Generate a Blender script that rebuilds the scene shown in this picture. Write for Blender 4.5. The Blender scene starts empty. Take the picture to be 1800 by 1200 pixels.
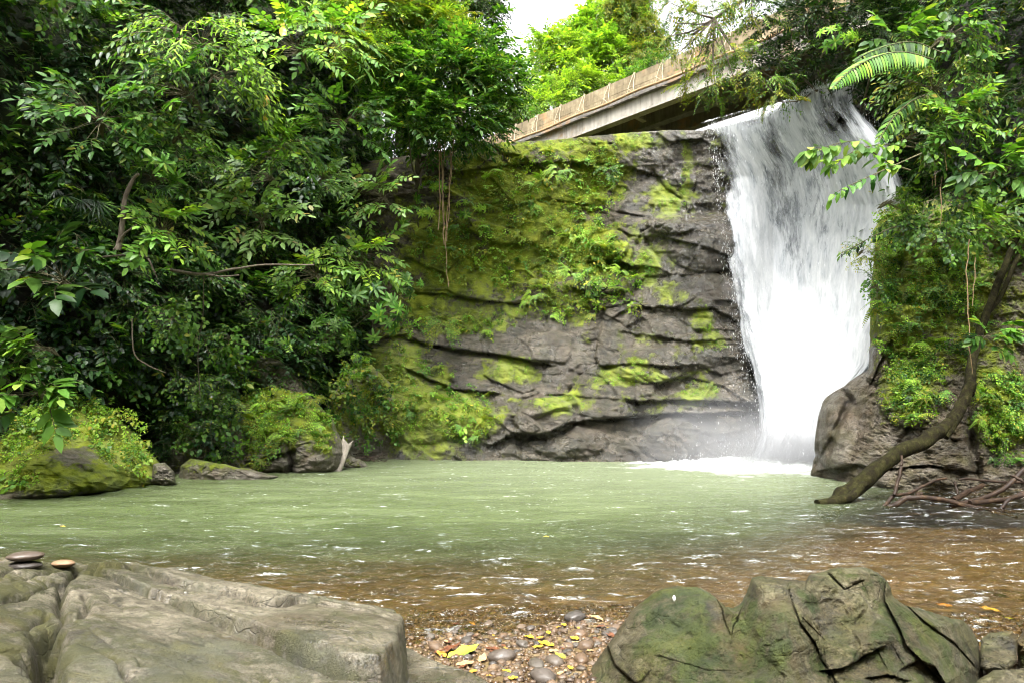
import bpy, math, random
import numpy as np
from mathutils import Vector, Matrix
rng = np.random.default_rng(7)
random.seed(7)
SC = bpy.context.scene
COL = SC.collection
# ------------------------------------------------------------------ camera
PITCH = math.radians(5.71); CT, ST = math.cos(PITCH), math.sin(PITCH)
EYE = np.array([0.0, 0.0, 1.5])
def at(px, py, D):
    """point seen at photo pixel (px,py) that lies D metres in front (world Y)"""
    px, py, D = np.broadcast_arrays(np.asarray(px, float), np.asarray(py, float), np.asarray(D, float))
    cx = (px-900)/1200; cz = (600-py)/1200
    dy = CT-cz*ST; dz = ST+cz*CT
    return np.stack([EYE[0]+cx/dy*D, EYE[1]+D, EYE[2]+dz/dy*D], -1)
def depth_at_z(py, z=0.0):
    cz = (600-np.asarray(py, float))/1200
    return (z-1.5)/((ST+cz*CT)/(CT-cz*ST))
def topx(P):
    P = np.asarray(P, float); d = P-EYE
    f = d[..., 1]*CT+d[..., 2]*ST; u = -d[..., 1]*ST+d[..., 2]*CT
    return 900+1200*d[..., 0]/f, 600-1200*u/f
# ------------------------------------------------------------------ noise
def _hash(ix, iy, iz, seed):
    h = (ix.astype(np.uint32)*np.uint32(374761393)+iy.astype(np.uint32)*np.uint32(668265263)
         + iz.astype(np.uint32)*np.uint32(2246822519)+np.uint32(seed*3266489917 & 0xffffffff))
    h ^= h >> np.uint32(15); h *= np.uint32(2246822519); h ^= h >> np.uint32(13)
    h *= np.uint32(3266489917); h ^= h >> np.uint32(16)
    return h
def pnoise(x, y, z=0.0, seed=0):
    x, y, z = np.broadcast_arrays(np.asarray(x, float), np.asarray(y, float), np.asarray(z, float))
    fx, fy, fz = np.floor(x), np.floor(y), np.floor(z)
    ix, iy, iz = fx.astype(np.int64), fy.astype(np.int64), fz.astype(np.int64)
    rx, ry, rz = x-fx, y-fy, z-fz
    def fade(t): return t*t*t*(t*(t*6-15)+10)
    u, v, w = fade(rx), fade(ry), fade(rz)
    res = 0
    for dx in (0, 1):
        for dy in (0, 1):
            for dz in (0, 1):
                h = _hash(ix+dx, iy+dy, iz+dz, seed)
                gx = (h & np.uint32(1023)).astype(float)/511.5-1
                gy = ((h >> np.uint32(10)) & np.uint32(1023)).astype(float)/511.5-1
                gz = ((h >> np.uint32(20)) & np.uint32(1023)).astype(float)/511.5-1
                dot = gx*(rx-dx)+gy*(ry-dy)+gz*(rz-dz)
                res = res+dot*(u if dx else 1-u)*(v if dy else 1-v)*(w if dz else 1-w)
    return res
def fbm(x, y, z=0.0, oct=4, seed=0, gain=.5, ridge=False):
    a, s, f = 1.0, 0, 1.0
    for k in range(oct):
        n = pnoise(np.asarray(x)*f, np.asarray(y)*f, np.asarray(z)*f, seed+k*17)
        if ridge: n = 0.5-2*np.abs(n)
        s = s+a*n; a *= gain; f *= 2.03
    return s
def worley(x, y, seed=0, jit=.9):
    x, y = np.broadcast_arrays(np.asarray(x, float), np.asarray(y, float))
    ix, iy = np.floor(x).astype(np.int64), np.floor(y).astype(np.int64)
    f1 = np.full(x.shape, 9.0); f2 = f1.copy(); cid = np.zeros(x.shape)
    z = np.zeros_like(ix)
    for dx in (-1, 0, 1):
        for dy in (-1, 0, 1):
            h = _hash(ix+dx, iy+dy, z, seed)
            cx = ix+dx+.5+jit*((h & np.uint32(1023)).astype(float)/1023-.5)
            cy = iy+dy+.5+jit*(((h >> np.uint32(10)) & np.uint32(1023)).astype(float)/1023-.5)
            r = ((h >> np.uint32(20)) & np.uint32(1023)).astype(float)/1023
            d = np.hypot(x-cx, y-cy); new = d < f1
            f2 = np.where(new, f1, np.minimum(f2, d)); cid = np.where(new, r, cid); f1 = np.where(new, d, f1)
    return f1, f2, cid
def sstep(a, b, x):
    t = np.clip((np.asarray(x, float)-a)/(b-a), 0, 1); return t*t*(3-2*t)
def table(cols, rows, T):
    """smooth interpolation of a control table T[row][col]"""
    cols, rows, T = np.array(cols, float), np.array(rows, float), np.array(T, float)
    def f(px, py):
        px, py = np.broadcast_arrays(np.asarray(px, float), np.asarray(py, float))
        def loc(a, v):
            i = np.clip(np.searchsorted(a, v)-1, 0, len(a)-2)
            t = np.clip((v-a[i])/(a[i+1]-a[i]), 0, 1); return i, t*.6+.4*t*t*(3-2*t)
        i, s = loc(cols, px); j, t = loc(rows, py)
        return (T[j, i]*(1-s)+T[j, i+1]*s)*(1-t)+(T[j+1, i]*(1-s)+T[j+1, i+1]*s)*t
    return f
def polydist(px, py, pts):
    """distance to a polyline, sign + on its lower side (photo y grows downward), 1 inside its span"""
    best = np.full(np.shape(px), 1e9); sg = np.zeros(np.shape(px)); inn = np.zeros(np.shape(px))
    pts = np.asarray(pts, float)
    for k in range(len(pts)-1):
        a, b = pts[k], pts[k+1]; d = b-a; L2 = d@d+1e-12
        t = ((px-a[0])*d[0]+(py-a[1])*d[1])/L2; tc = np.clip(t, 0, 1)
        q = np.hypot(px-a[0]-tc*d[0], py-a[1]-tc*d[1])
        s = np.sign(d[0]*(py-a[1])-d[1]*(px-a[0]))
        end = ((k == 0) & (t < 0)) | ((k == len(pts)-2) & (t > 1))
        m = q < best
        best = np.where(m, q, best); sg = np.where(m, s, sg); inn = np.where(m, np.where(end, 0, 1), inn)
    return best, sg, inn
def ledge(D, px, py, pts, bulge=0.0, wa=25, step=0.0, wb=25, groove=0.0, gw=3):
    wob = 3*pnoise(px/22, py/22, 0, 91)+1.5*pnoise(px/8, py/8, 0, 92)
    d, s, inn = polydist(px+wob, py+wob, pts)
    tap = np.where(inn > 0, 1, np.exp(-d/9))
    D = D-np.where(s <= 0, bulge*np.exp(-d/wa), 0)*tap
    D = D+np.where(s > 0, step*np.exp(-d/wb), 0)*tap
    return D+groove*(.45+.5*np.clip(.5+1.6*pnoise(px/40, py/40, 0, 93), 0, 1))*np.exp(-(d/gw)**2)*tap
def insidepoly(px, py, poly):
    c = np.zeros(np.shape(px), bool); n = len(poly)
    for i in range(n):
        x0, y0 = poly[i]; x1, y1 = poly[(i+1) % n]
        if y0 == y1: continue
        c ^= ((y0 > py) != (y1 > py)) & (px < (x1-x0)*(py-y0)/(y1-y0)+x0)
    return c
def blob(px, py, cx, cy, rx, ry, rot=0.0):
    c, s = math.cos(rot), math.sin(rot); x = px-cx; y = py-cy
    d = np.hypot((x*c+y*s)/rx, (-x*s+y*c)/ry)
    return np.clip(1.35-d, 0, 1)
# ------------------------------------------------------------------ meshes and objects
def mk(name, V, F, mats, parent=None, smooth=True, attrs=None, mi=None):
    me = bpy.data.meshes.new(name)
    V = np.ascontiguousarray(V, dtype=np.float32)
    Fs = [np.asarray(f, np.int32) for f in (F if isinstance(F, list) else [F]) if len(f)]
    me.vertices.add(len(V)); me.vertices.foreach_set("co", V.ravel())
    tot = np.concatenate([np.full(len(f), f.shape[1], np.int32) for f in Fs])
    loops = np.concatenate([f.ravel() for f in Fs]).astype(np.int32)
    me.loops.add(len(loops)); me.loops.foreach_set("vertex_index", loops)
    me.polygons.add(len(tot))
    me.polygons.foreach_set("loop_start", np.concatenate([[0], np.cumsum(tot)[:-1]]).astype(np.int32))
    if mi is not None: me.polygons.foreach_set("material_index", np.asarray(mi, np.int32))
    me.update(calc_edges=True)
    me.polygons.foreach_set("use_smooth", np.full(len(tot), bool(smooth)))
    for m in (mats if isinstance(mats, (list, tuple)) else [mats]): me.materials.append(m)
    for k, a in (attrs or {}).items():
        at_ = me.attributes.new(k, 'FLOAT', 'POINT'); at_.data.foreach_set("value", np.ascontiguousarray(a, np.float32).ravel())
    me.update()
    o = bpy.data.objects.new(name, me); COL.objects.link(o)
    if parent is not None: o.parent = parent
    return o
def tag(o, label=None, cat=None, group=None, kind=None):
    if label: o['label'] = label
    if cat: o['category'] = cat
    if group: o['group'] = group
    if kind: o['kind'] = kind
    return o
def thing(name, loc, label, cat, group=None, rotz=0.0):
    o = bpy.data.objects.new(name, None); COL.objects.link(o); o.empty_display_size = .2
    o.location = [float(c) for c in loc]; o.rotation_euler = (0, 0, rotz)
    return tag(o, label, cat, group)
def dup(root, loc, rotz=0.0, scale=1.0, label=None, group=None, rx=0.0):
    r = root.copy(); COL.objects.link(r)
    r.location = [float(c) for c in loc]; r.rotation_euler = (rx, 0, rotz); r.scale = (scale,)*3
    if label: r['label'] = label
    if group: r['group'] = group
    for ch in list(root.children):
        c = ch.copy(); COL.objects.link(c); c.parent = r
        for g in list(ch.children):
            d = g.copy(); COL.objects.link(d); d.parent = c
    return r
def gridfaces(nr, nc, flip=False):
    i = np.arange(nr-1)[:, None]*nc+np.arange(nc-1)[None, :]
    f = np.stack([i, i+1, i+nc+1, i+nc], -1).reshape(-1, 4)
    return f[:, ::-1] if flip else f
class MB:
    """collects triangles / quads of many pieces that make up ONE part"""
    def __init__(s): s.V = []; s.T = []; s.Q = []; s.mt = []; s.mq = []; s.n = 0
    def add(s, V, F, m=0):
        V = np.asarray(V, float); F = np.asarray(F, int)
        if len(F) == 0: return
        if F.shape[1] == 3: s.T.append(F+s.n); s.mt.append(np.full(len(F), m))
        else: s.Q.append(F+s.n); s.mq.append(np.full(len(F), m))
        s.V.append(V); s.n += len(V)
    def box(s, c, hx, hy, hz, ax=(1, 0, 0), ay=(0, 1, 0), az=(0, 0, 1), bev=0.0, m=0):
        ax, ay, az = (np.asarray(a, float) for a in (ax, ay, az)); c = np.asarray(c, float)
        P = [c+ax*hx*i+ay*hy*j+az*hz*k for k in (-1, 1) for j in (-1, 1) for i in (-1, 1)]
        s.add(P, [[0, 2, 3, 1], [4, 5, 7, 6], [0, 1, 5, 4], [2, 6, 7, 3], [0, 4, 6, 2], [1, 3, 7, 5]], m)
    def tube(s, P, R, n=8, m=0, cap=True, rough=0.0, seed=0):
        V, F = tube(P, R, n, rough, seed); s.add(V, F, m)
        if cap:
            for k, b in ((0, 0), (len(P)-1, (len(P)-1)*n)):
                c = V[b:b+n].mean(0); i = np.arange(n)
                s.add(np.vstack([V[b:b+n], c]), np.stack([i, (i+1) % n, np.full(n, n)], -1), m)
    def obj(s, name, mats, parent=None, smooth=True):
        F = []; mi = []
        if s.T: F.append(np.concatenate(s.T)); mi.append(np.concatenate(s.mt))
        if s.Q: F.append(np.concatenate(s.Q)); mi.append(np.concatenate(s.mq))
        return mk(name, np.concatenate(s.V), F, mats, parent, smooth, mi=np.concatenate(mi))
def spline(P, n):
    """Catmull-Rom through the control points"""
    P = np.asarray(P, float); Q = np.vstack([2*P[0]-P[1], P, 2*P[-1]-P[-2]])
    t = np.linspace(0, len(P)-1-1e-6, n); i = t.astype(int); u = (t-i)[:, None]
    a, b, c, d = Q[i], Q[i+1], Q[i+2], Q[i+3]
    return .5*(2*b+(c-a)*u+(2*a-5*b+4*c-d)*u*u+(3*b-a-3*c+d)*u**3)
def tube(P, R, n=8, rough=0.0, seed=0):
    P = np.asarray(P, float); R = np.broadcast_to(np.asarray(R, float), (len(P),))
    T = np.gradient(P, axis=0); T /= np.linalg.norm(T, axis=1)[:, None]+1e-9
    up = np.array([.31, .2, .93]); X = np.cross(T, up); X /= np.linalg.norm(X, axis=1)[:, None]+1e-9
    Y = np.cross(T, X); a = np.arange(n)*2*math.pi/n
    rr = R[:, None]*np.ones(n)[None]
    if rough:
        L = np.concatenate([[0], np.cumsum(np.linalg.norm(np.diff(P, axis=0), axis=1))])
        rr = rr*(1+rough*fbm(np.cos(a)[None]*1.3+0*rr, np.sin(a)[None]*1.3+0*rr, L[:, None]/(R.mean()*4)+seed, 3, seed+5)*1.6)
    V = P[:, None]+(X[:, None]*np.cos(a)[None, :, None]+Y[:, None]*np.sin(a)[None, :, None])*rr[..., None]
    i = np.arange(len(P)-1)[:, None]*n; j = np.arange(n)[None]
    F = np.stack([i+j, i+(j+1) % n, i+n+(j+1) % n, i+n+j], -1).reshape(-1, 4)
    return V.reshape(-1, 3), F
# ------------------------------------------------------------------ materials
class G:
    def __init__(s, name):
        s.m = bpy.data.materials.new(name); s.m.use_nodes = True; s.nt = s.m.node_tree; s.nt.nodes.clear()
        s.out = s.nt.nodes.new('ShaderNodeOutputMaterial')
    def n(s, typ, ins=None, **props):
        nd = s.nt.nodes.new('ShaderNode'+typ)
        for k, v in props.items(): setattr(nd, k, v)
        for k, v in (ins or {}).items():
            sk = nd.inputs[k]
            if hasattr(v, 'is_linked') or hasattr(v, 'node'): s.nt.links.new(v, sk)
            else: sk.default_value = v
        return nd
    def math(s, op, a, b=0.0, c=0.0, clamp=False): return s.n('Math', {0: a, 1: b, 2: c}, operation=op, use_clamp=clamp).outputs[0]
    def noise(s, vec, scale, detail=4, rough=.55, dist=0.0): return s.n('TexNoise', {'Vector': vec, 'Scale': scale, 'Detail': detail, 'Roughness': rough, 'Distortion': dist}).outputs[0]
    def mapping(s, vec, scale=(1, 1, 1), rot=(0, 0, 0), loc=(0, 0, 0)): return s.n('Mapping', {'Vector': vec, 'Scale': scale, 'Rotation': rot, 'Location': loc}).outputs[0]
    def range(s, v, a, b, c=0.0, d=1.0): return s.n('MapRange', {'Value': v, 'From Min': a, 'From Max': b, 'To Min': c, 'To Max': d}).outputs[0]
    def mix(s, f, a, b, blend='MIX'):
        nd = s.nt.nodes.new('ShaderNodeMix'); nd.data_type = 'RGBA'; nd.blend_type = blend
        for k, v in ((0, f), (6, a), (7, b)):
            if hasattr(v, 'node'): s.nt.links.new(v, nd.inputs[k])
            else: nd.inputs[k].default_value = v if k == 0 else (*v[:3], 1)
        return nd.outputs[2]
    def ramp(s, f, stops):
        nd = s.n('ValToRGB', {0: f}); e = nd.color_ramp.elements
        while len(e) < len(stops): e.new(.5)
        for el, (p, c) in zip(e, stops): el.position = p; el.color = (*c, 1)
        return nd.outputs[0]
    def attr(s, name): return s.n('Attribute', attribute_name=name).outputs['Fac']
    def pos(s): return s.n('NewGeometry').outputs['Position']
    def objc(s): return s.n('TexCoord').outputs['Object']
    def bump(s, h, strength=.5, dist=.02, normal=None):
        d = {'Height': h, 'Strength': strength, 'Distance': dist}
        if normal is not None: d['Normal'] = normal
        return s.n('Bump', d).outputs[0]
    def bsdf(s, **k): return s.n('BsdfPrincipled', {a.replace('_', ' '): v for a, v in k.items()}).outputs[0]
    def surf(s, sh): s.nt.links.new(sh, s.out.inputs[0]); return s.m
    def mixsh(s, f, a, b): return s.n('MixShader', {0: f, 1: a, 2: b}).outputs[0]
# ------------------------------------------------------------------ material library
def rock_mat(name, dark, mid, light, scale=1.0, moss=True, wet=.5, bump=.6, mossc=((.030, .045, .005), (.150, .190, .009), (.25, .29, .016)), lich=0.0, strata=.35, bd=.05, algae=.6):
    g = G(name); p = g.pos()
    wp = g.n('VectorMath', {0: p, 1: g.n('VectorMath', {0: g.n('TexNoise', {'Vector': p, 'Scale': 1.1*scale, 'Detail': 3}).outputs[1], 'Scale': .6/scale}, operation='SCALE').outputs[0]}, operation='ADD').outputs[0]
    n1 = g.noise(wp, 1.3*scale, 6, .62); n2 = g.noise(p, 7*scale, 7, .72); n3 = g.noise(p, 38*scale, 4, .7)
    st = g.noise(g.mapping(wp, (.35*scale, .35*scale, 3.2*scale), (math.radians(6), math.radians(-8), 0)), 1.6, 5, .6)
    f = g.math('ADD', g.math('MULTIPLY', n1, .45), g.math('MULTIPLY', n2, .38))
    f = g.math('ADD', f, g.math('MULTIPLY', st, strata))
    f = g.math('ADD', f, g.math('MULTIPLY', n3, .30))
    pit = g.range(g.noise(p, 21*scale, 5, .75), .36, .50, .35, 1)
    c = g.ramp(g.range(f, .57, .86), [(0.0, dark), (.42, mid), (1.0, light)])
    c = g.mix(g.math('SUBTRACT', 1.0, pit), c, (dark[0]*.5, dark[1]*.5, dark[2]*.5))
    br = g.range(g.noise(wp, .7*scale, 4, .6), .52, .7, 0, .55)
    c = g.mix(br, c, (mid[0]*1.35, mid[1]*1.0, mid[2]*.62))
    al = g.range(g.noise(wp, 1.9*scale, 6, .7), .45, .68, 0, algae)
    c = g.mix(al, c, (mid[0]*.95, mid[1]*1.25, mid[2]*.45))
    # hairline cracks
    vc = g.n('TexVoronoi', {'Vector': g.mapping(wp, (.8, .8, 1.7)), 'Scale': 2.1*scale}, feature='DISTANCE_TO_EDGE').outputs[0]
    ck = g.range(vc, 0.0, .03, 1, 0)
    ck = g.math('MULTIPLY', ck, g.range(n1, .45, .6))
    c = g.mix(g.math('MULTIPLY', ck, .5), c, (dark[0]*.4, dark[1]*.4, dark[2]*.4))
    if lich:
        lv = g.range(g.noise(p, 4.2*scale, 6, .7), .55, .66)
        c = g.mix(g.math('MULTIPLY', lv, lich), c, (light[0]*1.2, light[1]*1.22, light[2]*1.1))
    hb = g.math('ADD', g.math('MULTIPLY', n2, .8), g.math('MULTIPLY', n3, .5))
    hb = g.math('ADD', hb, g.math('MULTIPLY', pit, .25))
    hb = g.math('ADD', hb, g.math('MULTIPLY', st, .9))
    hb = g.math('SUBTRACT', hb, g.math('MULTIPLY', ck, .5))
    wn = g.range(g.noise(p, 1.7*scale, 4, .6), .40, .62)
    if wet is None: wf = g.math('MULTIPLY', g.attr('wet'), g.range(wn, 0, 1, .45, 1))
    else: wf = g.math('MULTIPLY', wn, wet)
    rg = g.range(wf, 0, .85, .72, .13)
    c = g.mix(g.math('MULTIPLY', wf, .45), c, (.62, .6, .58), 'MULTIPLY')
    if moss:
        ms = g.math('ADD', g.attr('moss'), g.math('MULTIPLY', g.math('SUBTRACT', g.noise(p, 2.6*scale, 9, .74), .5), 2.3))
        mf = g.range(ms, .40, .66)
        mn = g.math('ADD', g.math('MULTIPLY', g.noise(p, 2.0*scale, 4, .6), .62), g.math('MULTIPLY', g.noise(p, 55*scale, 3, .7), .42))
        mc = g.ramp(g.range(mn, .36, .70), [(0, mossc[0]), (.5, mossc[1]), (1, mossc[2])])
        mb = g.range(g.noise(p, 1.2*scale, 3), .58, .72, 0, .35)
        mc = g.mix(mb, mc, (.11, .062, .015))
        c = g.mix(mf, c, mc)
        rg = g.range(mf, 0, 1, rg, .9) if False else g.math('ADD', g.math('MULTIPLY', rg, g.math('SUBTRACT', 1.0, mf)), g.math('MULTIPLY', mf, .88))
        hb = g.math('ADD', hb, g.math('MULTIPLY', mf, g.math('MULTIPLY', g.noise(p, 24*scale, 4, .7), 1.1)))
    nb = g.bump(hb, bump, bd)
    return g.surf(g.bsdf(Base_Color=c, Roughness=rg, Normal=nb, Specular_IOR_Level=g.math('ADD', .3, g.math('MULTIPLY', wf, .9))))
def leaf_mat(name, stops, trans=.34, rough=.46, hue=.0, spec=.32):
    g = G(name)
    r = g.n('NewGeometry').outputs['Random Per Island']
    c = g.ramp(r, stops)
    orr = g.n('ObjectInfo').outputs['Random']
    hs = g.n('HueSaturation', {'Hue': g.range(orr, 0, 1, .49, .512), 'Saturation': 1.0, 'Value': g.range(g.noise(g.pos(), .55, 3, .6), .3, .7, .72, 1.3), 'Color': c}).outputs[0]
    pr = g.bsdf(Base_Color=hs, Roughness=g.range(r, 0, 1, rough-.10, rough+.14), Specular_IOR_Level=spec)
    tc = g.mix(1.0, hs, (1.5, 1.55, .55), 'MULTIPLY')
    tl = g.n('BsdfTranslucent', {'Color': tc}).outputs[0]
    return g.surf(g.mixsh(trans, pr, tl))
LF = {
 'bright': leaf_mat('leaf_bright', [(0, (.055, .135, .016)), (.45, (.085, .20, .024)), (.8, (.13, .26, .035)), (.97, (.22, .31, .05)), (1, (.35, .27, .04))]),
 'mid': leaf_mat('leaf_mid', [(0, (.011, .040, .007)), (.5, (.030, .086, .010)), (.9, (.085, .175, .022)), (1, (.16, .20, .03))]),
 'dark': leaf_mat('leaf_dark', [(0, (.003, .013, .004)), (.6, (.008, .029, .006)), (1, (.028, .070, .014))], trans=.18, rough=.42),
 'yellow': leaf_mat('leaf_yellow', [(0, (.09, .15, .014)), (.5, (.15, .21, .018)), (.85, (.23, .26, .025)), (1, (.33, .25, .03))]),
 'pale': leaf_mat('leaf_pale', [(0, (.09, .18, .045)), (.6, (.15, .26, .075)), (.96, (.22, .33, .11)), (1, (.32, .20, .09))], rough=.36),
 'lime': leaf_mat('leaf_lime', [(0, (.13, .26, .018)), (.6, (.22, .38, .035)), (1, (.32, .44, .06))], trans=.4),
}
def simple(name, stops, scale=6, rough=.7, bump=.3, stretch=(1, 1, 1), obj=False, bd=.01, spec=.5):
    g = G(name); p = g.objc() if obj else g.pos()
    q = g.mapping(p, stretch)
    n = g.math('ADD', g.math('MULTIPLY', g.noise(q, scale, 6, .65), .75), g.math('MULTIPLY', g.noise(p, scale*5, 4, .6), .25))
    c = g.ramp(g.range(n, .3, .7), stops)
    return g.surf(g.bsdf(Base_Color=c, Roughness=rough, Normal=g.bump(n, bump, bd), Specular_IOR_Level=spec))
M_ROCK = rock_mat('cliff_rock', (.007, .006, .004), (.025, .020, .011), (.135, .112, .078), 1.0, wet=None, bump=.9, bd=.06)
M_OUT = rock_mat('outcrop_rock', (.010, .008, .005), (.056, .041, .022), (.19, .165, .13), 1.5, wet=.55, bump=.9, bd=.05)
M_BANK = rock_mat('bank_soil', (.004, .0035, .0025), (.012, .010, .006), (.028, .023, .015), 1.4, wet=.2, bump=.9, mossc=((.006, .011, .002), (.016, .028, .004), (.045, .06, .007)))
M_MOSSROCK = rock_mat('mossy_boulder_rock', (.03, .026, .02), (.085, .072, .052), (.19, .17, .14), 1.8, wet=.5, bump=.9, bd=.04)
M_SLAB = rock_mat('slab_rock', (.003, .0026, .0012), (.036, .030, .015), (.19, .165, .115), 2.6, wet=None, bump=.8, bd=.014, algae=.8, mossc=((.022, .023, .005), (.045, .043, .009), (.075, .068, .016)), strata=.45)
M_BOULDER = rock_mat('boulder_rock', (.010, .009, .004), (.060, .050, .023), (.17, .15, .098), 2.6, wet=.25, bump=.8, bd=.018, mossc=((.010, .018, .003), (.034, .045, .006), (.085, .085, .016)), lich=.35, strata=.2)
M_BARK = simple('bark', [(0, (.035, .026, .016)), (.5, (.085, .068, .045)), (1, (.16, .135, .10))], 14, .85, .8, (1, 1, .35))
M_BARKMOSS = simple('mossy_bark', [(0, (.003, .0028, .001)), (.4, (.010, .008, .003)), (.65, (.018, .018, .004)), (1, (.050, .038, .022))], 12, .9, 1.0, (1, 1, .5), bd=.03, spec=.12)
M_TWIG = simple('twig', [(0, (.05, .045, .02)), (1, (.11, .10, .045))], 20, .8, .3)
M_WETWOOD = simple('wet_wood', [(0, (.006, .003, .002)), (.5, (.020, .011, .006)), (.8, (.045, .026, .013)), (1, (.13, .085, .045))], 6, .6, .8, spec=.25)
M_ROOT = simple('hanging_root', [(0, (.12, .08, .04)), (1, (.34, .23, .12))], 12, .85, .5)
M_GREYWOOD = simple('weathered_wood', [(0, (.10, .09, .07)), (.5, (.24, .21, .17)), (1, (.42, .38, .31))], 9, .85, .9, (1, 1, .18))
def concrete(name, stops, streak=.5, sc=1.0):
    g = G(name); p = g.pos()
    n1 = g.noise(p, 1.3*sc, 6, .65); n2 = g.noise(g.mapping(p, (6, 6, .35)), 1.2*sc, 4, .6)
    n = g.math('ADD', g.math('MULTIPLY', n1, 1-streak), g.math('MULTIPLY', n2, streak))
    c = g.ramp(g.range(n, .34, .66), stops)
    c = g.mix(g.range(g.noise(p, .55, 4, .7), .55, .66, 0, .75), c, (.34, .20, .085))
    return g.surf(g.bsdf(Base_Color=c, Roughness=.85, Normal=g.bump(g.noise(p, 22, 4), .25, .01)))
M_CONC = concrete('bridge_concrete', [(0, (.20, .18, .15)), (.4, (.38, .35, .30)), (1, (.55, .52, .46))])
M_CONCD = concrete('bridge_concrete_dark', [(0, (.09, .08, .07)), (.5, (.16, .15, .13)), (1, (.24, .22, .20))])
M_BARRIER = concrete('bridge_barrier', [(0, (.080, .062, .034)), (.5, (.19, .15, .085)), (1, (.33, .275, .17))], .35)
M_PIPE = simple('rusty_pipe', [(0, (.16, .085, .035)), (.5, (.30, .19, .09)), (1, (.42, .30, .16))], 5, .6, .3)
M_LASH = simple('pale_lashing', [(0, (.25, .2, .12)), (1, (.5, .43, .3))], 15, .8, .3)
def stone_mat(name, stops, rough=.5):
    g = G(name); r = g.math('FRACT', g.math('ADD', g.n('ObjectInfo').outputs['Random'], g.n('NewGeometry').outputs['Random Per Island']))
    c = g.ramp(r, stops); p = g.pos()
    n = g.noise(p, 28, 5, .65)
    c = g.mix(g.range(n, .4, .68, 0, .6), c, (.07, .055, .045))
    return g.surf(g.bsdf(Base_Color=c, Roughness=g.range(g.noise(p, 9, 3), .35, .65, rough-.22, rough+.2), Normal=g.bump(n, .35, .005)))
M_STONE = stone_mat('pebble_stone', [(0, (.040, .036, .031)), (.25, (.078, .066, .050)), (.5, (.11, .066, .034)), (.75, (.15, .098, .055)), (1, (.06, .053, .045))])
M_GRAVEL = stone_mat('gravel_stone', [(0, (.030, .018, .009)), (.35, (.10, .055, .022)), (.7, (.15, .092, .040)), (1, (.07, .055, .036))], .42)
def ground_mat():
    g = G('gravel_bed'); p = g.pos()
    v = g.n('TexVoronoi', {'Vector': p, 'Scale': 26.0}); v2 = g.n('TexVoronoi', {'Vector': p, 'Scale': 9.0})
    c1 = g.ramp(g.n('SeparateColor', {0: v.outputs['Color']}).outputs[0], [(0, (.045, .030, .012)), (.5, (.13, .088, .034)), (1, (.22, .155, .075))])
    c2 = g.ramp(g.n('SeparateColor', {0: v2.outputs['Color']}).outputs[0], [(0, (.04, .028, .012)), (.55, (.13, .090, .038)), (1, (.21, .155, .08))])
    c = g.mix(g.range(g.noise(p, 1.5, 4), .42, .58), c1, c2)
    c = g.mix(g.range(g.noise(p, .8, 5, .65), .5, .72, 0, .8), c, (.06, .042, .02))
    h = g.math('SUBTRACT', 1.0, v.outputs['Distance'])
    return g.surf(g.bsdf(Base_Color=c, Roughness=.45, Normal=g.bump(h, .6, .015)))
M_GROUND = ground_mat()
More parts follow.
